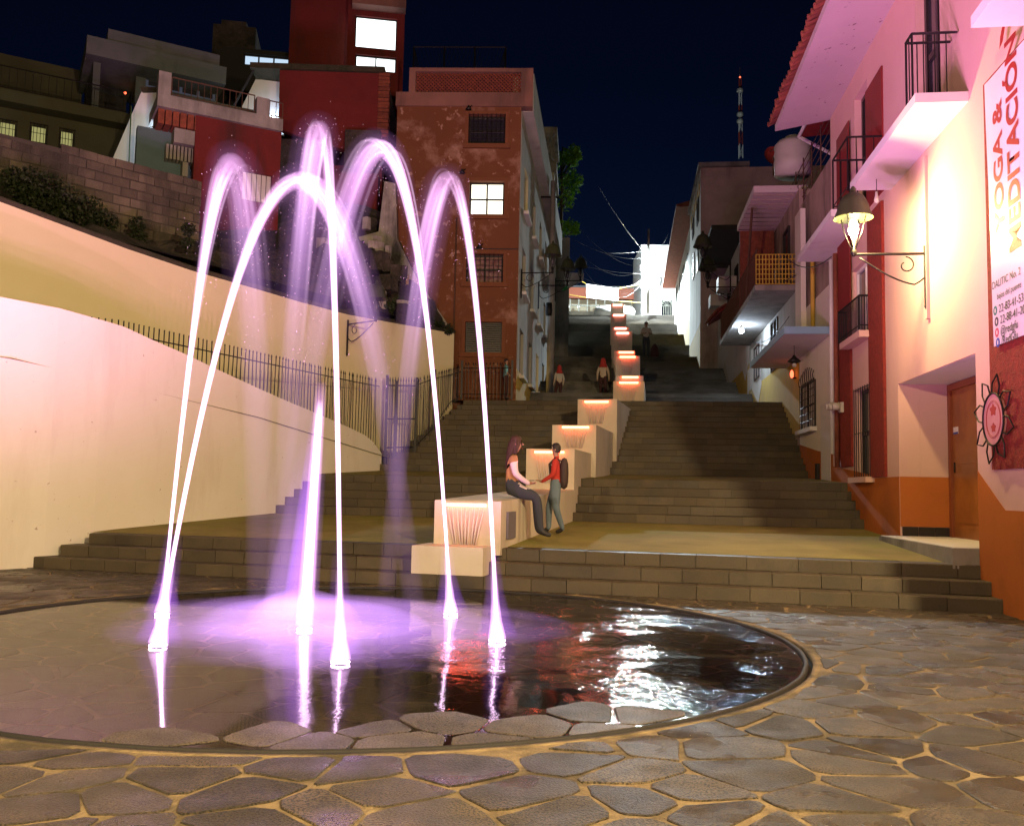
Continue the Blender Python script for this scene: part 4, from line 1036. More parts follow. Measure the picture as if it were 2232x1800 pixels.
mb = MB(); mb.ball(RW.p(x,cz_-.45,.5), .055, 8); obj('bulb', mb, M['plasticwhite'], t)
x, z_ = RW.px(1726,817,.12); t = thing('votive_lamp', 'tiny red glowing lamp on the wall beside the iron window grille', 'lamp', RW.p(x,z_,.08))
mb = MB(); mb.lathe(RW.p(x,z_-.08,.12), [(.02,0),(.045,.04),(.05,.12),(.02,.2)], 8); obj('glass', mb, M['bulbred'], t)
mb = MB(); mb.bar(RW.p(x,z_-.08,.0), RW.p(x,z_-.08,.12), .02); obj('bracket', mb, IR, t)
# roof things over the cream house
bz = 8.7
t = thing('water_tank', 'pale ribbed water tank standing on the roof behind the red dish', 'water tank', atY(1728,352,24.5))
c_ = atY(1728,352,24.5); mb = MB(); mb.lathe(c_, [(.48,-.4),(.5,.0),(.48,.1),(.5,.2),(.48,.3),(.5,.42),(.40,.55),(.2,.62),(.2,.68),(.01,.7)], 18); obj('body', mb, M['plasticwhite'], t)
t = thing('satellite_dish', 'red satellite dish on the roof edge below the radio mast', 'satellite dish', atY(1688,358,26))
c_ = atY(1688,340,26); mb = MB(); ax = Vector((.3,-.9,.35)).normalized(); a_ = ax.orthogonal().normalized(); b_ = ax.cross(a_)
vs = []; 
for r, d in ((.001,-.09),(.16,-.07),(.30,0),(.31,.01)):
    for i in range(16): vs.append(c_+a_*(r*1.25*math.cos(2*PI*i/16))+b_*(r*math.sin(2*PI*i/16))+ax*d)
mb.add(vs, [(j*16+i, j*16+(i+1)%16, (j+1)*16+(i+1)%16, (j+1)*16+i) for j in range(3) for i in range(16)], 0, True); obj('dish', mb, M['dish'], t)
mb = MB(); mb.bar(c_-ax*.05, c_-ax*.05+Vector((0,0,-.55)), .03); mb.bar(c_-b_*.2, c_+ax*.35, .012); obj('mount', mb, M['rust'], t)
# stair shed on the roof
t = thing('roof_shed', 'small red roofed shed with white gutter above the cream house', 'shed', RW.p(S(1790,280),8.7,-1.2))
sh0, sh1 = S(1808,260)+.1, S(1770,260)
mb = MB(); mb.wbox(RW, sh0, sh1, 8.7, 10.6, -4, -.9); obj('wall', mb, M['concrete'], t)
mb = MB(); mb.hexa([RW.p(sh0-.1,10.6,-4),RW.p(sh1+.9,10.6,-4),RW.p(sh1+.9,10.2,.1),RW.p(sh0-.1,10.2,.1)]+[RW.p(sh0-.1,10.7,-4),RW.p(sh1+.9,10.7,-4),RW.p(sh1+.9,10.3,.1),RW.p(sh0-.1,10.3,.1)]); obj('roof', mb, M['shutter'], t)
mb = MB(); mb.bar(RW.p(sh0-.1,10.22,.14), RW.p(sh1+.9,10.22,.14), .05); mb.bar(RW.p(sh1+.9,10.22,.14), RW.p(sh1+.2,9.5,-.5), .04); obj('gutter', mb, M['white2'], t)
t = thing('roof_railing', 'rusty iron railing around the roof terrace beside the water tank', 'railing', RW.p(sC1,8.7,-.1))
mb = MB()
for k in range(6): mb.bar(RW.p(sC0+.4,8.8+k*.22,-.1), RW.p(sC1+3,8.75+k*.2,-.1), .012)
for k in range(7): x = sC0+.4+(sC1+2.6-sC0)*k/6; mb.bar(RW.p(x,8.7,-.1), RW.p(x,9.95,-.1), .018)
obj('bars', mb, M['rust'], t)

# house with long projecting balcony slab
sD0, sD1 = sC1+.02, S(1634,738)
r3 = house('balcony_house', 'house with grid railed balcony and long projecting slab lit blue below', RW, sD0, sD1, 2.5, 9.2, 7, M['rustwall'], -.02)
ns, fs_ = S(1735,386), S(1687,478)
mb = MB(); mb.wbox(RW, ns, fs_, 9.22, 9.40, -.3, 1.08); so_ = obj('roof_slab', mb, M['soffit'], r3)
mb = MB()
for k in range(9): x = ns+(fs_-ns)*(k+.5)/9; mb.wbox(RW, x-.01, x+.01, 9.205, 9.22, .02, 1.06)
obj('board_joint', mb, M['rustwall'], so_)
zs = 6.62
mb = MB(); mb.wbox(RW, ns, sD1, zs, zs+.14, .002, 1.05); obj('balcony_slab', mb, M['concrete'], r3)
mb = MB(); mb.wbox(RW, fs_-.05, fs_+.15, zs+.15, 9.21, .002, 1.0); obj('end_wall', mb, M['redbrick'], r3)
mb = MB(); y_ = ns+.02; nC = 12
for k in range(nC+1): n_ = .02+k/nC*1.0; mb.bar(RW.p(y_,zs+.16,n_), RW.p(y_,zs+.95,n_), .014)
for k in range(7): mb.bar(RW.p(y_,zs+.17+k*.13,.02), RW.p(y_,zs+.17+k*.13,1.02), .014)
obj('grid_railing', mb, M['yellow'], r3)
railing(RW, ns+.05, sD1-.05, zs+.14, .95, 1.0, r3, ends=(False,True), sp=.16, mt=M['rust'])
mb = MB(); mb.bar(RW.p(ns+2.2,zs+.2,1.0), RW.p(ns+.9,9.1,1.0), .035); obj('post', mb, M['rust'], r3)
dq = (S(1710,540), S(1697,540)); window(RW, (ns+1.0, ns+1.9, zs+.2, zs+2.0), r3, -.03, 1, 2, M['darkframe'], M['glass'], .06)
mb = MB(); mb.wbox(RW, sD0, sD1, 2.9, zs-.01, -.019, .0); obj('lower_wall', mb, M['greywall'], r3)
zg = 4.0
mb = MB(); mb.wbox(RW, sD0, sD1, 2.9, 5.0, .001, .006); obj('dado', mb, M['yellow'], r3)
mb = MB(); s1_, s2_, s3_ = S(1700,800), S(1660,800), S(1637,800)
mb.wpoly(RW, [(s2_,6.4),(s2_,4.9),(s2_+.7,4.35),(s3_,5.1),(s3_,6.4)], .0065, .010); obj('painted_zigzag', mb, M['white2'], r3)
window(RW, (s1_+.3, s1_+1.5, 5.0, 6.5), r3, -.03, 2, 1, M['darkframe'], M['glass'], .05)
window(RW, (s2_+.4, s2_+1.6, 5.2, 6.3), r3, -.03, 2, 1, M['darkframe'], M['glass'], .05)
pp = MB(); nW = 1
for i in range(3):
    mb = MB(); a = s2_+2.0+i*.5; mb.wbox(RW, a, a+.42, 5.1-.1*i, 5.8, .011, .014); obj('paper_notice', mb, M['white2'], r3)
bpnt = atY(1616,721,28.6); t = thing('porch_bulb', 'bright blue white bulb under the long balcony slab', 'light bulb', bpnt)
mb = MB(); mb.ball(bpnt, .085, 10); obj('bulb', mb, M['bulbcool'], t)
mb = MB(); mb.lathe(bpnt+Vector((0,0,.05)), [(.03,0),(.03,max(.05,zs-bpnt.z-.05))], 6); obj('socket', mb, M['plasticwhite'], t)
l = bpy.data.lights.new('porch_lamp', 'POINT'); l.energy = 130; l.color = (.65,.8,1.0); l.shadow_soft_size = .08
o = bpy.data.objects.new('porch_lamp', l); col.objects.link(o); o.location = bpnt+Vector((-.02,-.02,-.13))

# white house with dark roof slab
sE0, sE1 = sD1+.02, sD1+11.8
r4 = house('white_house', 'long white alley house under a dark projecting roof slab', RW, sE0, sE1, 4.0, 11.2, 7, M['white'], 0)
mb = MB(); mb.wbox(RW, S(1625,481), S(1586,561), 11.2, 11.36, .002, 1.25); obj('roof_slab', mb, M['dark'], r4)
mb = MB(); mb.wbox(RW, sE0, sE1, 4.3, 6.0, .001, .005); obj('dado', mb, M['yellow'], r4)
mb = MB(); k = 5
zz_ = [(sE0,8.6),(sE0,6.2)]+[(sE0+(sE1-sE0)*(i+.5)/k, (5.5 if i%2 == 0 else 6.9)+.12*i) for i in range(k)]+[(sE1,7.0),(sE1,8.6)]
mb.wpoly(RW, zz_, .0055, .009); obj('painted_zigzag', mb, M['white2'], r4)
for i, (a, z) in enumerate(((.9,8.9),(3.2,9.0),(5.8,9.1),(8.6,9.3))): window(RW, (sE0+a, sE0+a+1.0, z, z+1.4), r4, -.03, 2, 1, M['darkframe'], M['glass'], .06, 5)
for i, (u0,v0,u1,v1) in enumerate(((1549,602,1575,626),(1528,642,1550,664))):
    Y = 36+i*3.5; s_ = Y/math.cos(math.atan(.1246)); z_ = atY((u0+u1)/2,(v0+v1)/2,Y).z
    mb = MB(); mb.wbox(RW, s_, s_+.9, z_-.25, z_+.25, .01, .75); obj('air_conditioner', mb, M['plasticwhite'], r4)
ta = thing('tiled_awning', 'sloping red clay tiled awning above the white house door', 'awning', RW.p(sE0+3.5,7.9,.1))
a0_, a1_ = sE0+.6, sE0+5.6
mb = MB(); mb.hexa([RW.p(a0_,8.6,.02),RW.p(a1_,8.9,.02),RW.p(a1_,8.35,1.0),RW.p(a0_,7.95,1.0)]+[RW.p(a0_,8.7,.02),RW.p(a1_,9.0,.02),RW.p(a1_,8.43,1.0),RW.p(a0_,8.03,1.0)]); obj('deck', mb, M['shutter'], ta)
for i in range(24):
    w = (i+.5)/24; s_ = a0_+(a1_-a0_)*w
    for row in range(2): inst('roof_tile', TILE, ta, frame(RW.t, -RW.n*.86+Vector((0,0,.5)), RW.n*.5+Vector((0,0,.86)), RW.p(s_,8.09+.4*w+row*.27,.97-row*.45)))
for (u0,v0,Y0,u1,v1,Y1_,lab) in ((1735,600,22.4,1560,640,34,'dark service wire along the fronts above the blue lit slab'),(1812,560,18.8,1712,560,23,'dark service wire between pink house and grid balcony'),(1720,690,23.5,1640,745,30,'dark service wire below the long balcony slab')):
    mb = MB(); a, b = atY(u0,v0,Y0), atY(u1,v1,Y1_); mb.tube([a.lerp(b,i/10)-Vector((0,0,.25*4*(i/10)*(1-i/10))) for i in range(11)], .012, 4)
    tag(obj('cable', mb, M['cable']), lab, 'cable', 'service wires on the right hand fronts')
# far white houses
r5 = house('white_house', 'white house with pinkish end wall and ragged parapet below the radio mast', RW, 44.4, 52.0, 6.5, 17.3, 7, M['white'], .82)
mb = MB(); mb.wbox(RW, 44.36, 44.399, 6.5, 17.3, -6.99, .82); obj('end_wall', mb, M['palewall'], r5)
mb = MB(); mb.wbox(RW, 44.1, 44.359, 13.6, 13.75, -3, .9); mb.wbox(RW, 44.1, 52.1, 17.301, 17.5, -1.5, .95); obj('ledge', mb, M['concrete'], r5)
for i, (a, z) in enumerate(((45.6,12.6),(48.6,12.9),(45.6,15.0),(48.8,15.2))): window(RW, (a, a+1.0, z, z+1.3), r5, -.03, 2, 1, M['darkframe'], M['glass'], .07, n0=.82)
mb = MB(); mb.wbox(RW, 44.4, 52, 7.0, 9.6, .821, .83); obj('dado', mb, M['yellow'], r5)
for i in range(6): mb = MB(); mb.wbox(RW, 45+i*1.1, 45.5+i*1.1, 16.2-i*.02, 16.75, .821, .85); obj('peeling_patch', mb, M['yellow'], r5)
mb = MB(); c_ = RW.p(46,17.3,-.4); mb.lathe(c_, [(.22,0),(.22,.7),(.26,.75),(.1,.85)], 8); obj('chimney', mb, M['concrete'], r5)
r6 = house('white_house', 'brightly floodlit white house at the top of the alley', RW, 52.1, 73.5, 8.5, 17.8, 7, M['white2'], .55)
mb = MB(); mb.wbox(RW, 52.1, 73.5, 9, 13.2, .551, .56); obj('dado', mb, M['yellow'], r6)
mb = MB(); zz_ = [(52.2,16)]+[(52.2+21*(i)/8, (12.2 if i%2 else 14.2)+.28*i) for i in range(9)]+[(73.4,17.5)]
mb.wpoly(RW, zz_, .5605, .566); obj('painted_zigzag', mb, M['white2'], r6)
for i in range(5): window(RW, (54+i*3.9, 55.2+i*3.9, 15.0+.2*i, 16.4+.2*i), r6, -.03, 2, 1, M['darkframe'], M['glass'], .08, n0=.55)
mb = MB(); mb.hexa([RW.p(52.1,17.8,1.6),RW.p(73.5,17.8,1.6),RW.p(73.5,17.8,-3),RW.p(52.1,17.8,-3)]+[RW.p(52.1,17.95,1.6),RW.p(73.5,17.95,1.6),RW.p(73.5,19.2,-3),RW.p(52.1,19.2,-3)]); obj('tiled_roof', mb, M['tile'], r6)
# radio mast on the hill behind
t = thing('radio_mast', 'red and white radio mast with round drum antennas behind the roofs', 'radio mast', atY(1613,345,120))
bp_ = atY(1614,345,120); tp_ = atY(1613,172,120); n = 6
for i in range(n):
    a = bp_.lerp(tp_, i/n); b = bp_.lerp(tp_, (i+1)/n); r_ = .32*(1-i/n*.5); mb = MB()
    for k in range(3): d = Vector((math.cos(k*2.1), math.sin(k*2.1), 0))*r_; mb.bar(a+d, b+d, .055); 
    for k in range(3): d = Vector((math.cos(k*2.1), math.sin(k*2.1), 0))*r_; e = Vector((math.cos(k*2.1+2.1), math.sin(k*2.1+2.1), 0))*r_; mb.bar(a+d, b+e, .035)
    obj('mast_section', mb, M['mastred'] if i%2 else M['mastwhite'], t) if False else obj('mast_section', mb, M['dish'] if i%2 else M['white2'], t)
for v_ in (198, 250, 265):
    p = atY(1613,v_,119.4); mb = MB(); mb.lathe(p+Vector((0,0,-.35)), [(.1,0),(.42,.15),(.42,.55),(.1,.7)], 10); obj('drum_antenna', mb, M['plasticwhite'], t)
mb = MB(); mb.bar(tp_, tp_+Vector((0,0,1.6)), .04); obj('spike', mb, M['rust'], t)
mb = MB(); mb.ball(tp_+Vector((0,0,.2)), .12, 6); obj('warning_light', mb, M['bulbred'], t)
# street lanterns along the right houses
lantern(RW.p(sE0+2.6, atY(1550,610,34).z, .02), RW.n, 1.25, 'unlit lantern on the white house seen against its wall', size=1.25)
lantern(RW.p(sD1-3.4, atY(1600,555,28).z, 1.05), RW.n, .9, 'unlit lantern in front of the dark roof slab', size=1.1, scroll=False)

# ================================================================== top of the street: floodlight, hall, church, basin
FLP = atY(1404,586,76)
t = thing('floodlight', 'glaring white floodlight on a pole at the top of the stairs', 'floodlight', (FLP.x+.35,FLP.y,16.4))
mb = MB(); mb.tube([(FLP.x+.35,FLP.y,16.3),(FLP.x+.35,FLP.y,20),(FLP.x+.35,FLP.y,atY(1415,500,76).z)], [.14,.12,.09], 8); obj('pole', mb, M['concrete'], t)
mb = MB(); mb.bar((FLP.x+.35,FLP.y,FLP.z+.1), (FLP.x,FLP.y-.3,FLP.z+.1), .05); obj('arm', mb, M['rust'], t)
mb = MB(); mb.hexa([FLP+Vector(q) for q in ((-.35,-.25,-.22),(.35,-.25,-.22),(.25,.1,-.12),(-.25,.1,-.12),(-.35,-.35,.22),(.35,-.35,.22),(.25,.1,.16),(-.25,.1,.16))]); obj('housing', mb, M['rust'], t)
mb = MB(); mb.hexa([FLP+Vector(q) for q in ((-.32,-.30,-.2),(.32,-.30,-.2),(.32,-.26,-.2),(-.32,-.26,-.2),(-.32,-.40,.2),(.32,-.40,.2),(.32,-.36,.2),(-.32,-.36,.2))]); obj('lens', mb, M['flood'], t)
l = bpy.data.lights.new('floodlight_lamp', 'POINT'); l.energy = P_FLOOD; l.color = (.80,.95,1.0); l.shadow_soft_size = .25
o = bpy.data.objects.new('floodlight_lamp', l); col.objects.link(o); o.location = FLP+Vector((-.1,-.75,-.05))
l = bpy.data.lights.new('floodlight_beam', 'SPOT'); l.energy = P_FLOOD*5; l.color = (.80,.95,1.0); l.shadow_soft_size = .25; l.spot_size = math.radians(92); l.spot_blend = .35
o = bpy.data.objects.new('floodlight_beam', l); col.objects.link(o); o.location = FLP+Vector((-.1,-.75,-.05)); o.rotation_euler = Vector((.12,-.62,-1)).to_track_quat('-Z','Y').to_euler()
l = bpy.data.lights.new('church_fill_beam', 'SPOT'); l.energy = P_FLOOD*.9; l.color = (.80,.95,1.0); l.shadow_soft_size = .2; l.spot_size = math.radians(150); l.spot_blend = .5  # added spot behind the floodlight that whitens the church front
o = bpy.data.objects.new('church_fill_beam', l); col.objects.link(o); o.location = FLP+Vector((-.1,.5,.1)); o.rotation_euler = Vector((-.05,1,-.12)).to_track_quat('-Z','Y').to_euler()
XW = Wall((0,86),(1,0)); XW.n = Vector((0,-1,0))
t = thing('church_front', 'white two storey front with fan window and arched iron gate at the street end', 'church', (13,86,17))
r_ = XW.rect(1398,536,1492,697); A_, B_, C_, D_ = r_
aw = XW.rect(1439,603,1459,623); dw = XW.rect(1442,655,1466,697)
mb = MB(); wall_with_holes(mb, XW, A_, B_, C_-1, D_, [aw,(dw[0],dw[1],C_-.9,dw[3])], -.4, 0); mb.wbox(XW,A_,A_+.3,C_-1,D_,-6,-.41); mb.wbox(XW,B_-.3,B_,C_-1,D_,-6,-.41); obj('wall', mb, M['white2'], t)
mb = MB(); z_ = atY(1440,632,86).z; mb.wbox(XW, A_-.1, B_, z_, z_+.25, .002, .3); mb.wbox(XW, A_-.1, B_, D_-.3, D_, .002, .3); obj('cornice', mb, M['white2'], t)
def arch_bars(W, r, parent, name, spokes):
    s0,s1,z0,z1 = r; cx_ = (s0+s1)/2; R = (s1-s0)/2; mb = MB(); n = 14; base = z1-R
    mb.tube([W.p(cx_+R*math.cos(PI*i/n), base+R*math.sin(PI*i/n), -.05) for i in range(n+1)], .05, 5)
    for i in range(spokes+1): a = PI*i/spokes; mb.bar(W.p(cx_,base,-.05), W.p(cx_+R*math.cos(a),base+R*math.sin(a),-.05), .025)
    if base > z0+.1:
        for i in range(6): x = s0+(s1-s0)*i/5; mb.bar(W.p(x,z0,-.05), W.p(x,base,-.05), .03)
    obj(name, mb, M['greywall'], parent)
arch_bars(XW, aw, t, 'fan_window', 6)
mb = MB(); mb.wbox(XW, aw[0],aw[1],aw[2],aw[3],-.35,-.3); obj('pane', mb, M['glass'], t)
arch_bars(XW, dw, t, 'arched_gate', 6)
mb = MB(); cx_=(dw[0]+dw[1])/2; R=(dw[1]-dw[0])/2+.35; n=14; base=dw[3]-R+.3
for i in range(n):
    a0,a1 = PI*i/n, PI*(i+1)/n
    mb.wpoly(XW, [(cx_+R*math.cos(a0),base+R*math.sin(a0)),(cx_+R*math.cos(a1),base+R*math.sin(a1)),(cx_+(R+.5)*math.cos(a1),base+(R+.5)*math.sin(a1)),(cx_+(R+.5)*math.cos(a0),base+(R+.5)*math.sin(a0))], .004, .15)
obj('arch_moulding', mb, M['white2'], t)
# market hall
HW = Wall((0,92),(1,0)); HW.n = Vector((0,-1,0))
t = thing('market_hall', 'low brick hall with glazed front and orange fascia behind the white banner', 'hall', (6,92,17.5))
a,b,c,d = HW.rect(1205,653,1412,699)
mb = MB(); mb.wbox(HW,a,b,c-.6,c+.9,-.3,0); mb.wbox(HW,a,b,c-.5,d+1.9,-5,-4.8); obj('wall', mb, M['block'], t)
mb = MB(); nb_=11
for i in range(nb_+1): x=a+(b-a)*i/nb_; mb.wbox(HW,x-.06,x+.06,c+.9,d,-.15,-.02)
mb.wbox(HW,a,b,(c+d)/2+.4,(c+d)/2+.5,-.16,-.03); obj('window_frame', mb, M['greywall'], t)
M['hallglow'] = mat('glowing hall wall', (.5,.45,.33), .9, (.3,.26,.18), 1.2, .9, emis=(.9,.8,.55), estr=.22)  # indoor light put into the wall as its own glow
mb = MB(); mb.wbox(HW,a,b,c+.9,d+1.6,-3.2,-3.0); obj('glowing_interior', mb, M['hallglow'], t)
for u in (1240,1263,1306): 
    p = HW.px(u,655+8); mb = MB(); mb.ball(HW.p(p[0],p[1],-1.2), .16, 8); obj('ceiling_lamp', mb, M['winwhite'], t)
a2,b2,c2_,d2 = HW.rect(1205,630,1412,653); mb = MB(); mb.wbox(HW,a2,b2,c2_,d2,-.3,.5); obj('fascia', mb, M['roofband'], t)
mb = MB(); mb.hexa([HW.p(a2-1,d2,.7),HW.p(b2,d2,.7),HW.p(b2,d2+2.2,-10),HW.p(a2-1,d2+2.2,-10),HW.p(a2-1,d2+.15,.7),HW.p(b2,d2+.15,.7),HW.p(b2,d2+2.4,-10),HW.p(a2-1,d2+2.4,-10)]); obj('roof', mb, M['farroof'], t)
# hanging white sheet banner
SW = Wall((0,78),(1,0)); SW.n = Vector((0,-1,0))
t = thing('street_banner', 'blank white banner strung on yellow ropes across the street top', 'banner', SW.p(*SW.px(1312,640)))
q = [SW.px(1278,619),SW.px(1347,629),SW.px(1347,656),SW.px(1278,649)]
mb = MB(); mb.wpoly(SW, q, -.01, .01); obj('sheet', mb, M['white2'], t)
mb = MB()
for (u0,v0),(u1,v1) in (((1278,619),(1262,611)),((1347,629),(1398,619)),((1347,656),(1408,661)),((1278,649),(1225,640))): mb.bar(SW.p(*SW.px(u0,v0)), SW.p(*SW.px(u1,v1)), .03)
obj('rope', mb, M['yellow'], t)
# basin and lamp-lit sign
bc = atY(1343,699,77.5); t = thing('basin', 'white round basin wall behind the highest cascade block', 'fountain basin', (bc.x,bc.y+1.4,16.4))
mb = MB(); mb.lathe((bc.x,bc.y+1.4,16.35), [(1.78,0),(1.78,.6),(1.66,.85),(1.45,.9),(1.4,.7),(.01,.65)], 28); obj('wall', mb, M['white2'], t)
t = thing('shop_sign', 'white and green shop sign jutting from the left wall by the lanterns', 'sign', atY(1250,612,47))
mb = MB(); q = [atY(u,v,47) for u,v in ((1230,593),(1273,596),(1271,612),(1232,629))]; n_ = Vector((0,.12,0)); mb.hexa(q+[p+n_ for p in q]) ; obj('panel', mb, M['white2'], t)
mb = MB(); q = [atY(u,v,46.9) for u,v in ((1226,631),(1236,622),(1238,628),(1228,634))]; mb.hexa(q+[p+n_ for p in q]); obj('trim', mb, mat('green sign paint', (.02,.4,.08), .5), t)
# overhead cables
cr = random.Random(9)
def cable(name, pts, sag, label, r=.006, mt='greycable'):
    mb = MB()
    a, b = pts; mb.tube([a.lerp(b,i/14)-Vector((0,0,sag*4*(i/14)*(1-i/14))) for i in range(15)], r, 4)
    tag(obj('cable', mb, M[mt], None), label, 'cable', 'overhead cables')
LB_ = lambda u,v,Y: atY(u,v,Y)
FP = Vector((FLP.x+.35, FLP.y, 0))
for (u,v,Y,vz,sag,lab) in ((1243,519,44,560,.5,'overhead cable from the grey block nearest the sky to the floodlight pole'),(1243,533,44,574,1.3,'low sagging overhead cable left of the floodlight'),
        (1243,541,44,590,2.4,'deepest sagging overhead cable left of the floodlight'),(1250,575,50,596,.2,'nearly level overhead cable below the sagging ones'),
        (1230,462,40,575,1.0,'steep overhead cable coming down from the leafy branch'),(1300,400,60,560,.3,'thin overhead cable crossing the open sky'),
        (1262,600,52,600,.9,'overhead cable passing above the white banner'),(1325,552,66,545,.1,'short overhead cable rising to the pole top')):
    cable('cable', (LB_(u,v,Y), Vector((FP.x,FP.y,atY(1412,vz,76).z))), sag, lab)
for (u,v,sag,lab) in ((1458,508,.6,'overhead cable from the pole to the white houses'),(1462,548,.4,'lower overhead cable from the pole to the white houses')):
    cable('cable', (Vector((FP.x,FP.y,atY(1412,545,76).z)), atY(u,v,64)), sag, lab, mt='cable')
for k in range(5):
    cable('cable', (Vector((FP.x,FP.y,atY(1412,590+k*4,76).z)), atY(1352-k*9, 626+k*3, 80)), .5+.1*k, ['first','second','third','fourth','fifth'][k]+' cable of the fan between floodlight and white banner')

# ================================================================== left side of the street: orange house and beyond
OW = Wall((-3.6,27.75),(1,-.035)); 
if OW.n.y > 0: OW.n = -OW.n
oh = thing('orange_house', 'tall orange house with peeling plaster and brick lattice parapet', 'house', (-1.6,28,3.5))
o0, o1 = OW.px(861,400)[0], OW.px(1133,400)[0]
ow = [OW.rect(*q) for q in ((1022,251,1101,315),(1023,396,1099,469),(1017,555,1096,616),(1014,702,1094,769))]
ztop = OW.px(1000,233)[1]; zpar = OW.px(1000,150)[1]; zm_ = OW.px(1000,203)[1]
mb = MB(); wall_with_holes(mb, OW, o0, o1, 2.0, ztop, ow, -.3, 0); obj('wall', mb, M['orange'], oh)
mb = MB(); mb.wbox(OW,o0,o0+.3,2,ztop,-14,-.301); mb.wbox(OW,o0,o1,ztop-.1,ztop-.01,-14,-.301); obj('rear_wall', mb, M['salmon'], oh)
for i, (r, pn) in enumerate(zip(ow, (M['glass'],M['winwarm'],M['curtain'] if 'curtain' in M else M['glass'],M['glass']))):
    pn = [M['glass'], M['winwarm'], None, M['darkframe']][i] or mat('printed curtain', (.30,.20,.17), .9, (.18,.08,.07), 9, 1)
    w = window(OW, r, oh, .14, 2, 2 if i != 3 else 1, M['darkframe'], pn, .05, 8 if i in (0,2) else 0, None, barrows=5)
    if i == 3:
        mb = MB(); k=14
        for j in range(k): z=r[2]+(r[3]-r[2])*(j+.5)/k; mb.wbox(OW,r[0]+.05,r[1]-.05,z-.02,z+.02,-.12,-.06)
        obj('louvre', mb, M['darkframe'], w)
    a,b,c,d = r; mb = MB(); e=.11
    mb.wbox(OW,a-e,a,c-e,d+e,.001,.05); mb.wbox(OW,b,b+e,c-e,d+e,.001,.05); mb.wbox(OW,a,b,d,d+e,.001,.05); obj('window_surround', mb, M['orangetrim'], w)
    mb = MB(); mb.wbox(OW,a-.16,b+.16,c-e-.03,c-.001,.001,.1); obj('sill', mb, M['orangetrim'], w)
mb = MB(); mb.wbox(OW,o0-.05,o1+.35,ztop,zm_,-.3,.06); mb.wbox(OW,o1-.02,o1+.35,zm_+.001,zpar,-.3,.055); mb.wbox(OW,o0+.35,o0+.55,zm_+.001,zpar,-.3,.055); mb.wbox(OW,o0+.551,o1-.021,zpar-.12,zpar,-.28,.05); obj('parapet', mb, M['salmon'], oh)
mb = MB(); H_=zpar-.12-zm_; x=o0+.55; 
k=int((o1-x)/.115)
for i in range(-5,k+1):
    for sgn in (1,-1):
        a=x+i*.115 if sgn==1 else x+i*.115+H_; b=a+H_*sgn
        lo=max(x,min(a,b)); hi=min(o1-.02,max(a,b))
        if hi-lo<.05: continue
        z=lambda q: zm_+(q-a)*sgn
        mb.bar(OW.p(lo,z(lo),-.1-.03*sgn), OW.p(hi,z(hi),-.1-.03*sgn), .024)
obj('brick_lattice', mb, M['redbrick'], oh, kind='stuff')
# fallen plaster patches, pipe and little lamp arms
mb = MB(); x=OW.px(990,700)[0]; mb.tube([OW.p(x,3.0,.05),OW.p(x,7,.05),OW.p(x,9.6,.05)], .022, 5); obj('conduit', mb, M['rust'], oh)
mb = MB(); zc_=OW.px(1050,543)[1]; mb.bar(OW.p(OW.px(1010,543)[0],zc_,.03), OW.p(o1,zc_,.03), .014); obj('wire', mb, M['cable'], oh)
for u,v in ((1022,240),(1008,378),(1046,540)):
    s_,z_=OW.px(u,v); mb=MB(); mb.lathe(OW.p(s_,z_,.12), [(.02,.09),(.05,.03),(.10,-.04)], 8); mb.bar(OW.p(s_,z_+.06,0), OW.p(s_+.1,z_+.08,.14), .02); obj('spot_fitting', mb, IR, oh)
# side wall along the alley
o1w = OW.p(o1,0,0); SDW = Wall((o1w.x,o1w.y),(.105,1.0))
if SDW.n.x < 0: SDW.n = -SDW.n
Lsd = 18.5
sw_ = []
for zb_, off in ((4.9,.9),(7.6,1.2),(10.3,1.5)):
    for k in range(5): sw_.append((off+k*3.3, off+k*3.3+1.3, zb_+.10*k, zb_+1.5+.10*k))
mb = MB(); wall_with_holes(mb, SDW, .3, Lsd, 2.0, ztop, sw_, -.3, 0); obj('side_wall', mb, M['greywall'], oh)
for i, r in enumerate(sw_):
    pn = M['winamber'] if i in (10,2) else (M['winblue'] if i in (7,) else M['glass'])
    window(SDW, r, oh, .1, 2, 1, M['concrete'], pn, .06, 0, M['white'])
mb = MB(); mb.wbox(SDW, .36, Lsd, ztop, zpar, -.3, .35); obj('side_parapet', mb, M['greywall'], oh)
mb = MB(); mb.wbox(SDW, .02, Lsd, 2.0, 5.0, .001, .006); obj('dado', mb, M['yellow'], oh)
# roof mesh fence
t = thing('roof_mesh_fence', 'dark wire mesh fence on the flat roof above the brick lattice', 'fence', OW.p(o0+1,ztop,-2.5))
m0,m1 = OW.px(902,120,-2.5)[0], OW.px(1102,120,-2.5)[0]; zt_=OW.px(1000,103,-2.5)[1]
mb=MB()
for i in range(4): x=m0+(m1-m0)*i/3; mb.bar(OW.p(x,ztop,-2.5), OW.p(x,zt_,-2.5), .03)
mb.bar(OW.p(m0,zt_,-2.5), OW.p(m1,zt_,-2.5), .025)
for i in range(24): x=m0+(m1-m0)*i/23; mb.bar(OW.p(x,ztop,-2.5), OW.p(min(m1,x+1.0),zt_,-2.5), .006); mb.bar(OW.p(x,ztop,-2.5), OW.p(max(m0,x-1.0),zt_,-2.5), .006)
obj('mesh', mb, M['iron'], t)
# lanterns on this side
for s_, v_, u_, sz, lab in ((.9,595,1140,1.0,'unlit black lantern at the corner of the orange house'),(8.0,622,1165,1.15,'second unlit lantern up the left alley wall'),(19.0,612,1200,1.3,'farthest unlit lantern up the left alley wall')):
    P = SDW.p(s_,0,.02); P.z = atY(u_,v_,P.y).z; lantern(P, SDW.n, 1.0*sz, lab, size=sz)
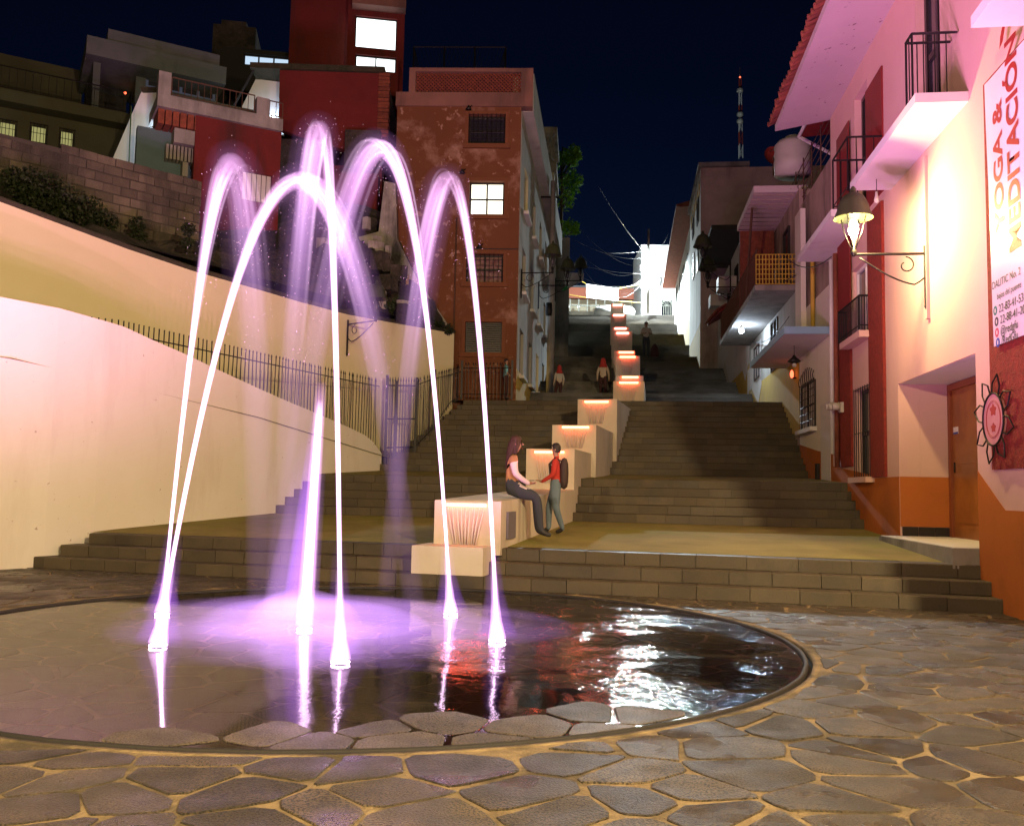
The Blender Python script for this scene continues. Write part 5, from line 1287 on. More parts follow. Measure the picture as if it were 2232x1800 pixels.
# grey house behind, with roof lattice
g2 = Wall((o1w.x+.105*19-.15, o1w.y+18.8),(.075,1.0))
if g2.n.x < 0: g2.n = -g2.n
gh = thing('grey_house', 'grey house with dark roof lattice beyond the orange house', 'house', g2.p(3,7,-.2))
zt_ = atY(1205,285,o1w.y+19).z
mb = MB(); g2h=[(2.0+k*4,3.4+k*4,z,z+1.6) for k in range(4) for z in (9.5,12.7,15.6)]
wall_with_holes(mb, g2, 0, 18, 6, zt_-2.2, g2h, -.3, .0); mb.wbox(g2,0,.3,6,zt_-2.2,-6,-.301); obj('wall', mb, M['greywall'], gh)
for i,r in enumerate(g2h): window(g2, r, gh, .1, 1, 2, M['darkframe'], M['winyellow'] if i in (1,4) else M['glass'], .07)
mb=MB(); mb.wbox(g2,-.3,4,zt_-2.3,zt_-1.8,-5,.12); mb.wbox(g2,-.3,4,zt_-.35,zt_,-5,.12); obj('roof_slab', mb, M['concrete'], gh)
mb=MB(); zz0,zz1=zt_-1.8,zt_-.35
for i in range(14): 
    n_=-4+i*.29; mb.bar(g2.p(-.25,zz0,n_), g2.p(-.25,zz1,min(.1,n_+1.0)), .03); mb.bar(g2.p(-.25,zz1,n_), g2.p(-.25,zz0,min(.1,n_+1.0)), .03)
obj('roof_lattice', mb, M['concrete'], gh, kind='stuff')
t = thing('utility_pole', 'thick grey concrete utility pole against the left alley wall', 'utility pole', (atY(1202,700,36).x,36,5))
x=atY(1201,700,36).x; mb=MB(); mb.tube([(x,36,4.5),(x,36,9),(x,36,atY(1201,395,36).z)], [.15,.13,.10], 10); obj('shaft', mb, M['concrete'], t)
mb=MB(); z_=atY(1201,430,36).z; mb.bar((x-.5,36,z_),(x+.25,36,z_),.04); mb.lathe((x-.1,35.8,atY(1201,690,36).z), [(.12,0),(.14,.2),(.12,.5)], 8); obj('fittings', mb, IR, t)
t = thing('wall_block', 'pale rendered block of wall standing behind the leafy branch', 'wall', atY(1228,600,50))
q0_,q1_=atY(1212,600,52),atY(1241,600,52); mb=MB(); mb.box(q0_.x,q1_.x,52,56,9,atY(1226,518,52).z); obj('body', mb, M['concrete'], t)

# tree behind the grey house
def tree(name, label, base, top, clumps, leafm, n, size, cat='tree', trunk_r=.14):
    t = thing(name, label, cat, base); r = random.Random(len(label)); mb = MB()
    mb.tube([base, base.lerp(top,.5)+Vector((.1,0,0)), top], [trunk_r, trunk_r*.7, trunk_r*.25], 7)
    for c, R in clumps:
        s = base.lerp(top, min(.95,max(.25,(c.z-base.z)/(max(.1,top.z-base.z))-.15))); mb.tube([s, s.lerp(c,.6)+Vector((0,0,.15)), c], [trunk_r*.4, trunk_r*.25, .015], 5)
    obj('trunk', mb, M['bark'], t); mb = MB()
    for c, R in clumps:
        for _ in range(n):
            d = Vector((r.gauss(0,1),r.gauss(0,1),r.gauss(0,1))); d = d.normalized()*R*(r.random()**.45); p = c+d
            a = Vector((r.uniform(-1,1),r.uniform(-1,1),r.uniform(-.6,.6))).normalized(); b = a.cross(Vector((r.uniform(-1,1),r.uniform(-1,1),1))).normalized(); s = size*r.uniform(.6,1.3)
            mb.add([p-a*s, p+b*s*.45, p+a*s, p-b*s*.45], [(0,1,2,3)])
    obj('crown', mb, leafm, t, kind='stuff'); return t
TY=56
cl=[(atY(u,v,TY),R) for u,v,R in ((1236,338,.5),(1252,330,.42),(1240,385,.62),(1256,395,.5),(1245,420,.6),(1232,440,.6),(1243,493,.55),(1252,500,.4),(1226,500,.6),(1225,400,.7),(1222,350,.6),(1249,352,.4),(1260,340,.25))]
tree('leafy_tree', 'bright green leafy tree lit by the floodlight behind the grey house', atY(1214,640,TY), atY(1226,320,TY), cl, M['treeleaf'], 130, .14)

# ================================================================== left hillside and houses
hs = MB(); ga, gb = 34, 14; hv=[]
hl = [(-12.3,11.6,6.2),(-9.2,16.7,6.2),(-4.3,23.5,6.1),(-1.9,26.9,5.9)]
def along(pts,w):
    L=[0]
    for a,b in zip(pts,pts[1:]): L.append(L[-1]+(Vector(b)-Vector(a)).length)
    d=w*L[-1]
    for i in range(len(pts)-1):
        if d<=L[i+1]+1e-9: return Vector(pts[i]).lerp(Vector(pts[i+1]),(d-L[i])/(L[i+1]-L[i]))
    return Vector(pts[-1])
hb = [(-16,16,7.4),(-12.2,19,7.2),(-9.0,22.3,7.4),(-7,25.5,8.6),(-5.2,28.2,10.2),(-3.7,28.4,9.8)]
for j in range(gb+1):
    for i in range(ga+1):
        a=along(hl,i/ga); b=along(hb,i/ga); w=j/gb; p=a.lerp(b,w); p.z=a.z+(b.z-a.z)*(w**1.1)
        k=noise.noise(p*1.1)*.55+noise.noise(p*2.7)*.3; e=min(1,w*4)*min(1,(1-w)*5+.2); p+=Vector((.2,-.5,.55))*k*e; hv.append(p)
hs.add(hv, [(j*(ga+1)+i,j*(ga+1)+i+1,(j+1)*(ga+1)+i+1,(j+1)*(ga+1)+i) for j in range(gb) for i in range(ga)], 0, False)
obj('hillside', hs, M['rough'], kind='structure')
# block wall
BWL = Wall((-10.9,19.2),(.70,.72)); 
if BWL.n.y > 0: BWL.n = -BWL.n
bw = thing('block_wall', 'weathered grey block wall above the ochre retaining wall', 'wall', BWL.p(3,6.8,-.1))
bt = [BWL.px(u,v) for u,v in ((-40,280),(0,290),(140,325),(234,341),(440,400))]
mb = MB(); zlow=6.0; s_end=bt[-1][0]
mb.wpoly(BWL, [(bt[0][0]-3,zlow),(s_end,zlow),(s_end,bt[-1][1]),(bt[3][0],bt[3][1]),(bt[2][0],bt[2][1]),(bt[1][0],bt[1][1]),(bt[0][0]-3,bt[0][1])], -.25, -.02); obj('core', mb, M['joint'], bw)
br=random.Random(2); z=zlow+.02; row=0
ztop_=lambda s: next((a[1]+(b[1]-a[1])*(s-a[0])/(b[0]-a[0]) for a,b in zip(bt,bt[1:]) if a[0]<=s<=b[0]), bt[-1][1])
while z < 9.2:
    s_=bt[0][0]-.2*(row%2); 
    while s_ < s_end-.02:
        w=.40*br.uniform(.93,1.05); a,b=s_,min(s_+w-.018,s_end); hh=.20
        if z+hh <= ztop_(min(a,bt[-1][0]))+.12 and b-a>.08:
            mb=MB(); g=br.uniform(-.015,.02); mb.wbox(BWL,a,b,z,z+hh-.016,-.05,.0+g); obj('block', mb, M['block'], bw)
        s_+=w
    z+=.216; row+=1
# bushes
def bush(label, blobs, n, size, m=None):
    mb=MB(); r=random.Random(len(label)); t=thing('bush', label, 'bush', blobs[0][0])
    for c,R in blobs:
        for _ in range(n):
            d=Vector((r.gauss(0,1),r.gauss(0,1)*.7,r.gauss(0,1))); d=d.normalized()*R*(r.random()**.4); p=c+d
            a=Vector((r.uniform(-1,1),r.uniform(-1,1),r.uniform(-1,1))).normalized(); b=a.cross(Vector((r.uniform(-1,1),1,r.uniform(-1,1)))).normalized(); s=size*r.uniform(.6,1.3)
            mb.add([p-a*s,p+b*s*.5,p+a*s,p-b*s*.5],[(0,1,2,3)])
    obj('foliage', mb, m or M['leafdry'], t, kind='stuff')
bush('dark ivy bush hanging over the wall top below the grey blocks', [(atY(u,v,18.6+.006*u),R) for u,v,R in ((70,400,.35),(110,420,.4),(150,445,.42),(190,465,.42),(225,490,.35),(60,430,.3),(120,455,.3),(30,395,.3))], 420, .05)
bush('small dark weed clump hanging beside the ivy on the rough wall', [(atY(u,v,20.6),R) for u,v,R in ((300,490,.2),(302,520,.22),(410,500,.16),(408,530,.14))], 200, .045)
bush('green weeds on the ochre wall top beside the unlit lantern', [(atY(u,v,25.0),R) for u,v,R in ((870,665,.25),(890,672,.22),(850,672,.18),(905,690,.2),(745,640,.2),(690,620,.3),(670,600,.25))], 150, .05, M['leaf'])
for k in range(8):
    u=cr.uniform(560,960); 
bush('thin weeds along the far end of the ochre wall top', [(atY(u,v,26.5),.16) for u,v in ((940,702),(960,710),(978,718),(925,690))], 110, .045)
# rubble stones on the slope
t = thing('rubble_heap', 'broken masonry and plaster rubble on the slope below the red house', 'rubble', atY(760,600,26.5))
rb=random.Random(5)
for i in range(46):
    u=rb.uniform(690,880); v=rb.uniform(480,690)
    if v < 480+abs(u-800)*.6: continue
    p=atY(u,v,26.4-(v-480)*.008); s=rb.uniform(.12,.38); mb=MB()
    q=[Vector((rb.uniform(.6,1)*math.cos(a),rb.uniform(.6,1)*math.sin(a),0))*s for a in (0,1.3,2.5,3.9,5.1)]
    mb.prism([(p.x+x.x,p.y+x.y) for x in q], p.z-.25, p.z+rb.uniform(.05,.3)); obj('rubble_stone', mb, M['whitewash' if rb.random()<.4 else 'rough'], t)
# plaster buttress beside the orange house
t = thing('buttress', 'peeling whitewashed sloping buttress against the orange house', 'wall', atY(850,500,27.2))
mb=MB(); q=[atY(u,v,27.3) for u,v in ((838,395),(862,400),(866,520),(905,600),(975,705),(965,720),(760,690),(770,520),(825,505))]
k=len(q); mb.add(q+[p+Vector((0,.35,0)) for p in q], [tuple(range(k)), tuple(range(2*k-1,k-1,-1))]+[(i,k+i,k+(i+1)%k,(i+1)%k) for i in range(k)]); obj('body', mb, M['whitewash'], t)
mb=MB(); mb.tube([atY(888,600,27.1),atY(884,690,27.0)], .05, 7); obj('pipe', mb, M['yellow'], t)
mb=MB(); mb.bar(atY(560,590,26), atY(700,500,27), .025); mb.bar(atY(608,565,26.3), atY(607,622,26.2), .02); tt=thing('stair_handrail','thin rusty handrail climbing the dark slope behind the jets','handrail',atY(608,622,26.2)); obj('rail', mb, M['rust'], tt)
for i in range(7):
    pass
st=thing('garden_steps','small crumbling concrete steps on the dark slope','steps',atY(660,600,26))
for i in range(6):
    a=atY(615+i*17,650-i*24,25.6+.25*i); mb=MB(); mb.box(a.x,a.x+.75,a.y,a.y+.8,a.z-.5,a.z); obj('step', mb, M['rough'], st)
# red house
RWL = Wall((-7.2,28.6),(1,.03)); 
if RWL.n.y > 0: RWL.n = -RWL.n
rh = thing('red_house', 'dark red windowless house wall with brick edge and sloping white stair soffit', 'house', RWL.p(1.6,9,-.3))
pts=[RWL.px(u,v) for u,v in ((610,150),(835,158),(836,300),(765,290),(766,330),(668,305),(607,280))]
mb=MB(); mb.wpoly(RWL, pts, -.3, 0); mb.wbox(RWL, pts[0][0], pts[1][0], 8.0, pts[5][1]-.6, -1.2, -.6); obj('wall', mb, M['red'], rh)
mb=MB(); a=RWL.px(608,152); b=RWL.px(838,158); mb.wbox(RWL,a[0]-.9,b[0]+.02,a[1]-.02,a[1]+.16,-6,.12); obj('roof_edge', mb, M['moss'], rh)
a0=RWL.px(826,160); a1=RWL.px(845,300); z=a1[1]; i=0
while z < a0[1]-.05:
    mb=MB(); mb.wbox(RWL,a0[0]+.01,a1[0]+.02*(i%2),z,z+.10,-.25,.04+.015*(i%3)); obj('brick', mb, M['redbrick'], rh); z+=.118; i+=1
q=[RWL.px(u,v) for u,v in ((545,150),(608,158),(607,275),(548,252),(500,240))]
mb=MB(); mb.wpoly(RWL, q, -.9, -.75); obj('stair_soffit', mb, M['white2'], rh)
mb=MB(); mb.bar(RWL.p(*RWL.px(553,146),-.1), RWL.p(*RWL.px(500,242),-.1), .05); obj('stair_edge', mb, M['dark'], rh)
mb=MB(); q=[RWL.px(u,v) for u,v in ((605,280),(668,305),(668,440),(766,345),(766,470),(838,480),(838,600),(607,600))]
mb.wbox(RWL, RWL.px(607,0)[0], RWL.px(690,0)[0], RWL.px(640,640)[1], RWL.px(640,310)[1], -.5, .25); obj('stained_base', mb, M['rough'], rh)
mb=MB(); mb.wbox(RWL, RWL.px(690,0)[0]+.003, RWL.px(838,0)[0], RWL.px(760,560)[1], RWL.px(760,380)[1], -.5, .1); obj('lower_wall', mb, M['red'], rh)
mb=MB(); mb.wbox(RWL, RWL.px(766,0)[0], RWL.px(842,0)[0], RWL.px(800,372)[1], RWL.px(800,292)[1], .12, .3); obj('grey_coping_wall', mb, M['rough'], rh)
# lower red house with the white door, and its concrete balcony
LB = Wall((-8.2,24.6),(.875,.485)); 
if LB.n.y > 0: LB.n = -LB.n
lh = thing('balcony_house', 'weathered red house with concrete balcony, railing and ribbed corbels', 'house', LB.p(0,8,-.3))
s0_,s1_=LB.px(424,330)[0], LB.px(612,330)[0]
mb=MB(); zb_,zt_=LB.px(500,470)[1], LB.px(500,258)[1]
door_=LB.rect(528,378,592,440)
wall_with_holes(mb, LB, s0_, s1_, 7.0, zt_, [door_], -.3, 0); obj('wall', mb, M['red'], lh)
mb=MB(); a,b,c,d=door_; n=6
for i in range(n): mb.wbox(LB,a+(b-a)*i/n+.01,a+(b-a)*(i+1)/n-.01,c,d,-.14,-.1)
obj('door', mb, M['white'], lh)
mb=MB(); mb.wbox(LB, s0_-1.4, s0_-.001, 7.0, LB.px(410,258)[1]-.25, -.9, -.6); obj('teal_wall', mb, mat('teal wall', (.10,.16,.19), .9), lh)
zs_=LB.px(480,235)[1]; e0_=LB.px(352,200)[0]-.1
mb=MB(); mb.wbox(LB, e0_, s1_, zs_-.35, zs_, -1.5, .12); ls_=obj('balcony_slab', mb, M['concrete'], lh)
mb=MB(); mb.wbox(LB, e0_, e0_+.32, zs_+.001, zs_+.62, -.2, .12); obj('pier', mb, M['concrete'], lh); mb = MB(); mb.wbox(LB, s1_-.75, s1_-.4, zs_+.001, zs_+.5, -.2, .12); obj('pier', mb, M['concrete'], ls_) if False else obj('pier', mb, M['concrete'], lh)
railing(LB, e0_+.35, s1_-.8, zs_, .55, .02, lh, ends=(False,False), sp=.16, mt=M['rust']); railing(LB, s1_-.38, s1_, zs_, .5, .02, lh, ends=(False,False), sp=.14, mt=M['rust'])
for i in range(4):
    mb=MB(); x0=e0_+.05+i*.14; x1=e0_+1.75-i*.28; zz_=zs_-.36-i*.42
    if i%2==0:
        for k in range(9): x=x0+(x1-x0)*k/9; mb.wbox(LB,x,x+(x1-x0)/9-.03,zz_-.40,zz_-.001,-1.0,-.02-i*.12)
        obj('ribbed_corbel', mb, M['redbrick'] if i==0 else M['concrete'], lh, kind='stuff')
    else: mb.wbox(LB,x0+.3,x1,zz_-.40,zz_-.001,-1.0,.0-i*.08); obj('corbel_course', mb, M['concrete'], lh)
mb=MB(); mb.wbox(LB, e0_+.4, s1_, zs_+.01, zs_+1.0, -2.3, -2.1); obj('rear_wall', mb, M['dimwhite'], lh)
# lit sloping white wall
t = thing('sloping_wall', 'pale blue white sloping wall lit beside the dark house', 'wall', atY(295,300,25.5))
q=[atY(u,v,25.6) for u,v in ((309,199),(352,199),(296,362),(244,350))]
mb=MB(); mb.hexa(q+[p+Vector((-.05,.5,.0)) for p in q]); obj('face', mb, M['white2'], t)
mb=MB(); q2=[atY(u,v,25.5) for u,v in ((306,190),(352,190),(352,199),(309,200))]; mb.hexa(q2+[p+Vector((0,.6,0)) for p in q2]); obj('cap', mb, M['moss'], t)
mb=MB(); mb.bar(atY(281,360,25.2), atY(286,232,25.2), .02); obj('cane', mb, M['leaf'], t)
def added_wall_lamp(p, label, w, c):
    t=thing('added_bulkhead_lamp', label, 'lamp', p); mb=MB(); mb.lathe(p, [(.03,0),(.07,.03),(.07,.1),(.03,.13)], 8); obj('glass', mb, M['bulbcool'], t)
    l=bpy.data.lights.new('added_bulkhead_light','POINT'); l.energy=w; l.color=c; l.shadow_soft_size=.06; o=bpy.data.objects.new('added_bulkhead_light',l); col.objects.link(o); o.location=p+Vector((0,-.12,.06))
added_wall_lamp(atY(338,300,25.0)+Vector((.25,.3,.0)), 'small added lamp lighting the sloping wall behind the balcony corner', 55, (.6,.8,1.0))  # lamp added to brighten the sloping wall; its real source is unseen
added_wall_lamp(RWL.p(*RWL.px(588,250),-.5), 'small added blue white lamp under the red house stairs', 30, (.5,.7,1.0))  # added lamp that brightens the stair soffit
# dark house far left
LW = Wall((-13.7,27.5),(.875,.485)); 
if LW.n.y > 0: LW.n = -LW.n
dh = thing('dark_house', 'dim house at far left with arched yellow windows behind iron bars', 'house', LW.p(0,8,-.5))
wins=[LW.rect(*q) for q in ((-4,263,36,300),(65,272,103,312),(129,283,162,326))]
sa,sb=LW.px(-60,300)[0]-4, LW.px(285,300)[0]; zt_=LW.px(120,256)[1]
M['dimwall']=mat('dim wall', (.07,.068,.042), .9, (.05,.047,.03), .8, .9, stain=(.05,.045,.03), samt=.6)
mb=MB(); wall_with_holes(mb, LW, sa, sb, 6.5, zt_, wins, -.3, 0); obj('wall', mb, M['dimwall'], dh)
for r in wins:
    a,b,c,d=r; w=window(LW, r, dh, .1, 1, 1, M['darkframe'], M['winolive'], .05, 5, None, barrows=2)
    mb=MB(); n=8
    R=(b-a)/2; cx_=(a+b)/2
    for sg in (-1,1):
        arc=[(cx_+sg*R*math.sin(PI/2*i/n), d-R*.8+R*.8*math.cos(PI/2*i/n)) for i in range(n+1)]
        mb.wpoly(LW, [(cx_+sg*R,d+.01),(cx_,d+.01)]+arc if sg>0 else [(cx_,d+.01),(cx_+sg*R,d+.01)]+arc[::-1], -.09, -.01)
    obj('arch_spandrel', mb, M['dimwall'], w)
mb=MB(); mb.wbox(LW, sa, sb, zt_, zt_+.35, -3.5, .6); obj('balcony_slab', mb, M['dimwall'], dh)
railing(LW, sa+4, sb-.1, zt_+.35, .72, .5, dh, ends=(False,True), sp=.2)
zr_=LW.px(80,128,-3)[1]
mb=MB(); mb.wbox(LW, sa, sb-1.3, zt_+.36, zr_, -4.2, -3.2); obj('upper_wall', mb, M['dimwall'], dh)
wh = thing('roof_slab_house', 'house with thick white flat roof slab and blue framed windows', 'house', LW.p(5,10,-3))
f0_=LW.px(186,120)[0]; f1_=LW.px(490,150)[0]; z0_=LW.px(330,157)[1]; z1_=LW.px(330,118)[1]
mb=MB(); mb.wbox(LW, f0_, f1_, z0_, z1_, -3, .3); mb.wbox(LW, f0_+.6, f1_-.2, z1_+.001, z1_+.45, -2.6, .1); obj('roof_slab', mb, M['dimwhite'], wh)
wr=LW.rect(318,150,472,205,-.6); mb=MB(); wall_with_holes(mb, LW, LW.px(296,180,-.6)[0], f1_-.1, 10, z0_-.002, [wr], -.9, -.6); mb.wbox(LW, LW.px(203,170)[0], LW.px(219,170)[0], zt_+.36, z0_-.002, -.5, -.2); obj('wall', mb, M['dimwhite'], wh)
window(LW, wr, wh, .1, 4, 2, M['blueframe'] if 'blueframe' in M else mat('blue frame', (.12,.18,.42), .5), M['glass'], .09, n0=-.6)
mb=MB(); mb.wbox(LW, f0_+.2, LW.px(296,180)[0], zt_+.36, z0_-.002, -2.9, -2.6); obj('dark_recess', mb, M['dark'], wh)
p=LW.p(*LW.px(285,165),-1.5); mb=MB(); mb.ball(p,.05,6); obj('red_light', mb, M['bulbred'], wh)
# tower with lit windows
TW = Wall((-6.4,33.6),(.97,.16)); 
if TW.n.y > 0: TW.n = -TW.n
tw = thing('red_tower', 'tall dark red tower house with large glowing white windows', 'tower', TW.p(1,13,-.5))
ta_,tb_=TW.px(757,80)[0], TW.px(881,80)[0]; tws=[TW.rect(774,38,865,106), TW.rect(774,122,864,155)]
mb=MB(); wall_with_holes(mb, TW, ta_, tb_, 11, TW.px(820,-60)[1], tws, -.3, 0); mb.wbox(TW,ta_-2.2,ta_-.001,11,TW.px(820,-60)[1],-4,-.8); mb.wbox(TW,ta_,tb_,11,TW.px(820,-60)[1],-4,-3.7); obj('wall', mb, M['red'], tw)
window(TW, tws[0], tw, .1, 1, 1, M['darkframe'], M['winwhite'], .04); window(TW, tws[1], tw, .1, 2, 1, M['darkframe'], M['winwhite'], .05)
a=TW.rect(768,6,884,27); mb=MB(); mb.wbox(TW,a[0],a[1],a[2],a[3],.002,.5); c_=obj('canopy', mb, M['salmon'], tw)
mb=MB()
for i in range(18): x=a[0]+(a[1]-a[0])*(i+.5)/18; mb.wbox(TW,x-.05,x+.05,a[3]+.001,a[3]+.2,.0,.55)
obj('canopy_tile', mb, M['tile'], c_, kind='stuff')
# low dark house with a strip of lit windows, and dark block
ll = thing('low_house', 'low dark house with a strip of blue white lit windows', 'house', TW.p(-3,11,-2))
st_=TW.rect(530,122,662,147,-2.0); mb=MB(); wall_with_holes(mb, TW, TW.px(470,130,-2)[0], TW.px(700,130,-2)[0], 9, TW.px(600,112,-2)[1], [st_], -2.3, -2.0); obj('wall', mb, M['dark'], ll)
window(TW, st_, ll, .1, 4, 1, M['darkframe'], M['winblue'], .06, n0=-2.0)
db = thing('dark_block', 'dark rooftop block against the sky left of the tower', 'building', TW.p(-6,13,-4))
a=TW.rect(462,56,556,160,-4); mb=MB(); mb.wbox(TW,a[0],a[1],a[2],a[3],-6,-4); mb.wbox(TW,a[0]+.3,a[1]-.4,a[3]+.001,a[3]+.25,-5.5,-4.1); obj('body', mb, M['rough'], db)

# ================================================================== people
PM = dict(skin=mat('skin', (.36,.19,.12), .6), shirtwhite=mat('white knit', (.62,.52,.50), .9, bump=.2, bscale=120, bdist=.004), tan=mat('tan vest', (.34,.17,.07), .9, bump=.2, bscale=90, bdist=.004),
          denimdark=mat('dark denim', (.035,.04,.055), .9), denim=mat('blue denim', (.12,.17,.22), .9), red=mat('red top', (.42,.03,.02), .9), blue=mat('light blue top', (.16,.42,.48), .9),
          black=mat('black shoes', (.015,.014,.015), .6), hairbrown=mat('brown hair', (.045,.018,.009), .7, bump=.6, bscale=60), hairblack=mat('black hair', (.02,.014,.012), .7), pale=mat('pale shirt', (.52,.46,.38), .9),
          cream=mat('cream shirt', (.55,.42,.30), .9), maroon=mat('maroon trousers', (.06,.02,.018), .9), pack=mat('dark backpack', (.045,.028,.025), .8, bump=.3, bscale=40), eye=mat('eye', (.02,.015,.012), .3), phone=mat('phone', (.02,.02,.025), .3))
STAND = dict(pelvis=(0,0,.95), spine=(0,-.005,1.12), chest=(0,.0,1.32), neck=(0,.0,1.48), head=(0,.025,1.60), crown=(0,.015,1.70))
for sd, k in (('l',-1),('r',1)):
    STAND.update({'sh'+sd:(.165*k,0,1.41),'el'+sd:(.235*k,-.03,1.13),'wr'+sd:(.245*k,.07,.89),'ha'+sd:(.24*k,.11,.81),'hi'+sd:(.09*k,0,.90),'kn'+sd:(.10*k,.03,.50),'an'+sd:(.10*k,-.01,.09),'to'+sd:(.12*k,.15,.035)})
RAD = dict(pelvis=(.155,.115), spine=(.135,.10), chest=(.165,.115), neck=(.055,.055), head=(.078,.092), crown=(.062,.072), sh=(.068,.068), el=(.052,.052), wr=(.034,.034), ha=(.038,.022), hi=(.105,.105), kn=(.074,.074), an=(.052,.055), to=(.04,.03))
BONES = [('pelvis','spine','torso0'),('spine','chest','torso'),('chest','neck','neckb'),('neck','head','head'),('head','crown','head')]
for sd in 'lr': BONES += [('chest','sh'+sd,'torso'),('sh'+sd,'el'+sd,'arm'),('el'+sd,'wr'+sd,'fore'),('wr'+sd,'ha'+sd,'hand'),('pelvis','hi'+sd,'hip'),('hi'+sd,'kn'+sd,'thigh'),('kn'+sd,'an'+sd,'shin'),('an'+sd,'to'+sd,'foot')]
def person(label, loc, face, scale, over, colors, hair=None, fingers=True, fat=1.0):
    """face = heading of the person's front, radians from +Y clockwise"""
    t = thing('person', label, 'person', loc); J = {k: Vector(v) for k, v in STAND.items()}; J.update({k: Vector(v) for k, v in over.items() if k != 'look'})
    R3 = Matrix.Rotation(-face, 4, 'Z'); T = lambda v: Vector(loc) + (R3 @ (Vector(v)*scale))
    names = list(J); verts = [T(J[n]) for n in names]; edges = [(names.index(a), names.index(b)) for a, b, _ in BONES]; rad = []
    for n in names:
        r = RAD.get(n) or RAD[n[:2]]; f = fat if n in ('pelvis','spine','chest') or n[:2] in ('hi',) else 1
        rad.append((r[0]*scale*f, r[1]*scale*f))
    segs = [(T(J[a]), T(J[b]), c) for a, b, c in BONES]
    if fingers:
        for sd, k in (('l',-1),('r',1)):
            h, w = J['ha'+sd], J['wr'+sd]; d = (h-w).normalized(); s = d.orthogonal().normalized(); s = Vector((1,0,0))-d*d.x; s = s.normalized() if s.length > .1 else Vector((0,1,0)); nrm = d.cross(s)
            for i, (o, L) in enumerate(((-.028,.062),(-.01,.075),(.01,.07),(.026,.055),(.045,.03))):
                a = h+s*o*.7; m = a+d*L*.55+s*o*.25+nrm*.004; b = a+d*L+s*o*.3+nrm*.02
                if i == 4: a = w.lerp(h,.6)+s*.02; m = a+s*.03+d*.03; b = m+d*.03+s*.008
                i0 = len(verts); verts += [T(a), T(m), T(b)]; edges += [(names.index('ha'+sd), i0), (i0,i0+1), (i0+1,i0+2)]; rad += [(.0095*scale,)*2, (.0085*scale,)*2, (.007*scale,)*2]
                segs.append((T(a), T(b), 'hand'))
    me = bpy.data.meshes.new('body'); me.from_pydata([v[:] for v in verts], edges, [])
    o = bpy.data.objects.new('body_skeleton', me); col.objects.link(o)
    sk = o.modifiers.new('skin', 'SKIN'); sk.use_smooth_shade = True; sk.branch_smoothing = .6
    for i, r in enumerate(rad): me.skin_vertices[0].data[i].radius = r; me.skin_vertices[0].data[i].use_root = (i == names.index('pelvis'))
    sb = o.modifiers.new('sub', 'SUBSURF'); sb.levels = 2; sb.render_levels = 2
    dg = bpy.context.evaluated_depsgraph_get(); m2 = bpy.data.meshes.new_from_object(o.evaluated_get(dg)); m2.name = 'body'
    bpy.data.objects.remove(o)
    keys = sorted(set(colors.values())); m2.materials.clear()
    for k in keys: m2.materials.append(PM[k])
    for p in m2.polygons:
        c = Vector(p.center); best = None
        for a, b, n in segs:
            ab = b-a; w = max(0, min(1, (c-a).dot(ab)/ab.length_squared)); d = (c-(a+ab*w)).length
            if n in ('torso','torso0','hip'): d -= .05*scale
            if best is None or d < best[0]: best = (d, n)
        n = best[1]; n = 'torso' if n == 'torso0' and 'torso0' not in colors else n
        p.material_index = keys.index(colors.get(n, colors.get({'neckb':'torso','hip':'thigh','fore':'arm','hand':'skin_','head':'skin_','shin':'thigh','torso0':'thigh'}.get(n, n), 'skin'))) if colors.get(n, colors.get({'neckb':'torso','hip':'thigh','fore':'arm','shin':'thigh','torso0':'thigh'}.get(n, n), 'skin')) in keys else 0
        p.use_smooth = True
    base = Vector(loc)
    for v in m2.vertices: v.co -= base
    ob = bpy.data.objects.new('body', m2); col.objects.link(ob); ob.parent = t; BASE[ob.name] = base
    # face and hair
    H = J['head']; C = J['crown']; up = (C-H).normalized(); fw = over.get('look'); fw = Vector(fw).normalized() if fw else Vector((0,1,0)); rt = fw.cross(up).normalized(); fw = up.cross(rt).normalized()
    mb = MB(); p = H+up*.03+fw*.088; mb.lathe((0,0,0), [(1e-3,0)], 3) if False else None
    q = [p+rt*.014-up*.025, p-rt*.014-up*.025, p+up*.025-fw*.008, p-up*.018+fw*.026]; q = [T(x) for x in q]
    mb.add(q, [(0,3,1),(0,2,3),(1,3,2),(0,1,2)], 0, True); obj('nose', mb, PM[colors.get('skin_','skin')], t)
    for s in (-1,1): mb = MB(); mb.ball(T(H+up*.038+fw*.075+rt*.032*s), .011*scale, 6); obj('eye', mb, PM['eye'], t)
    mb = MB(); a = T(H-up*.04+fw*.083-rt*.02); b = T(H-up*.04+fw*.083+rt*.02); mb.tube([a,b], .006*scale, 5); obj('mouth', mb, PM['red'], t)
    for s in (-1,1): mb = MB(); mb.ball(T(H+up*.015+rt*.085*s), .02*scale, 6); obj('ear', mb, PM[colors.get('skin_','skin')], t)
    if hair:
        mt, length = hair; mb = MB(); c0 = H+up*.055-fw*.012; vs = []; n = 14; rows = 8
        for j in range(rows+1):
            th = PI*.62*j/rows
            for i in range(n):
                a = 2*PI*i/n; d = rt*math.cos(a)+fw*math.sin(a)
                fr = max(0, math.sin(a)); tt = th*(1-.42*fr)
                vs.append(T(c0+up*(.105*math.cos(tt))+d*(.098*math.sin(tt)*(1.0+.04*math.sin(5*a)))+(-up*length*max(0,(j-5)/3)*(1-fr)**.7)))
        mb.add(vs, [(j*n+i,j*n+(i+1)%n,(j+1)*n+(i+1)%n,(j+1)*n+i) for j in range(rows) for i in range(n)], 0, True); obj('hair', mb, PM[mt], t)
    return t, T, J
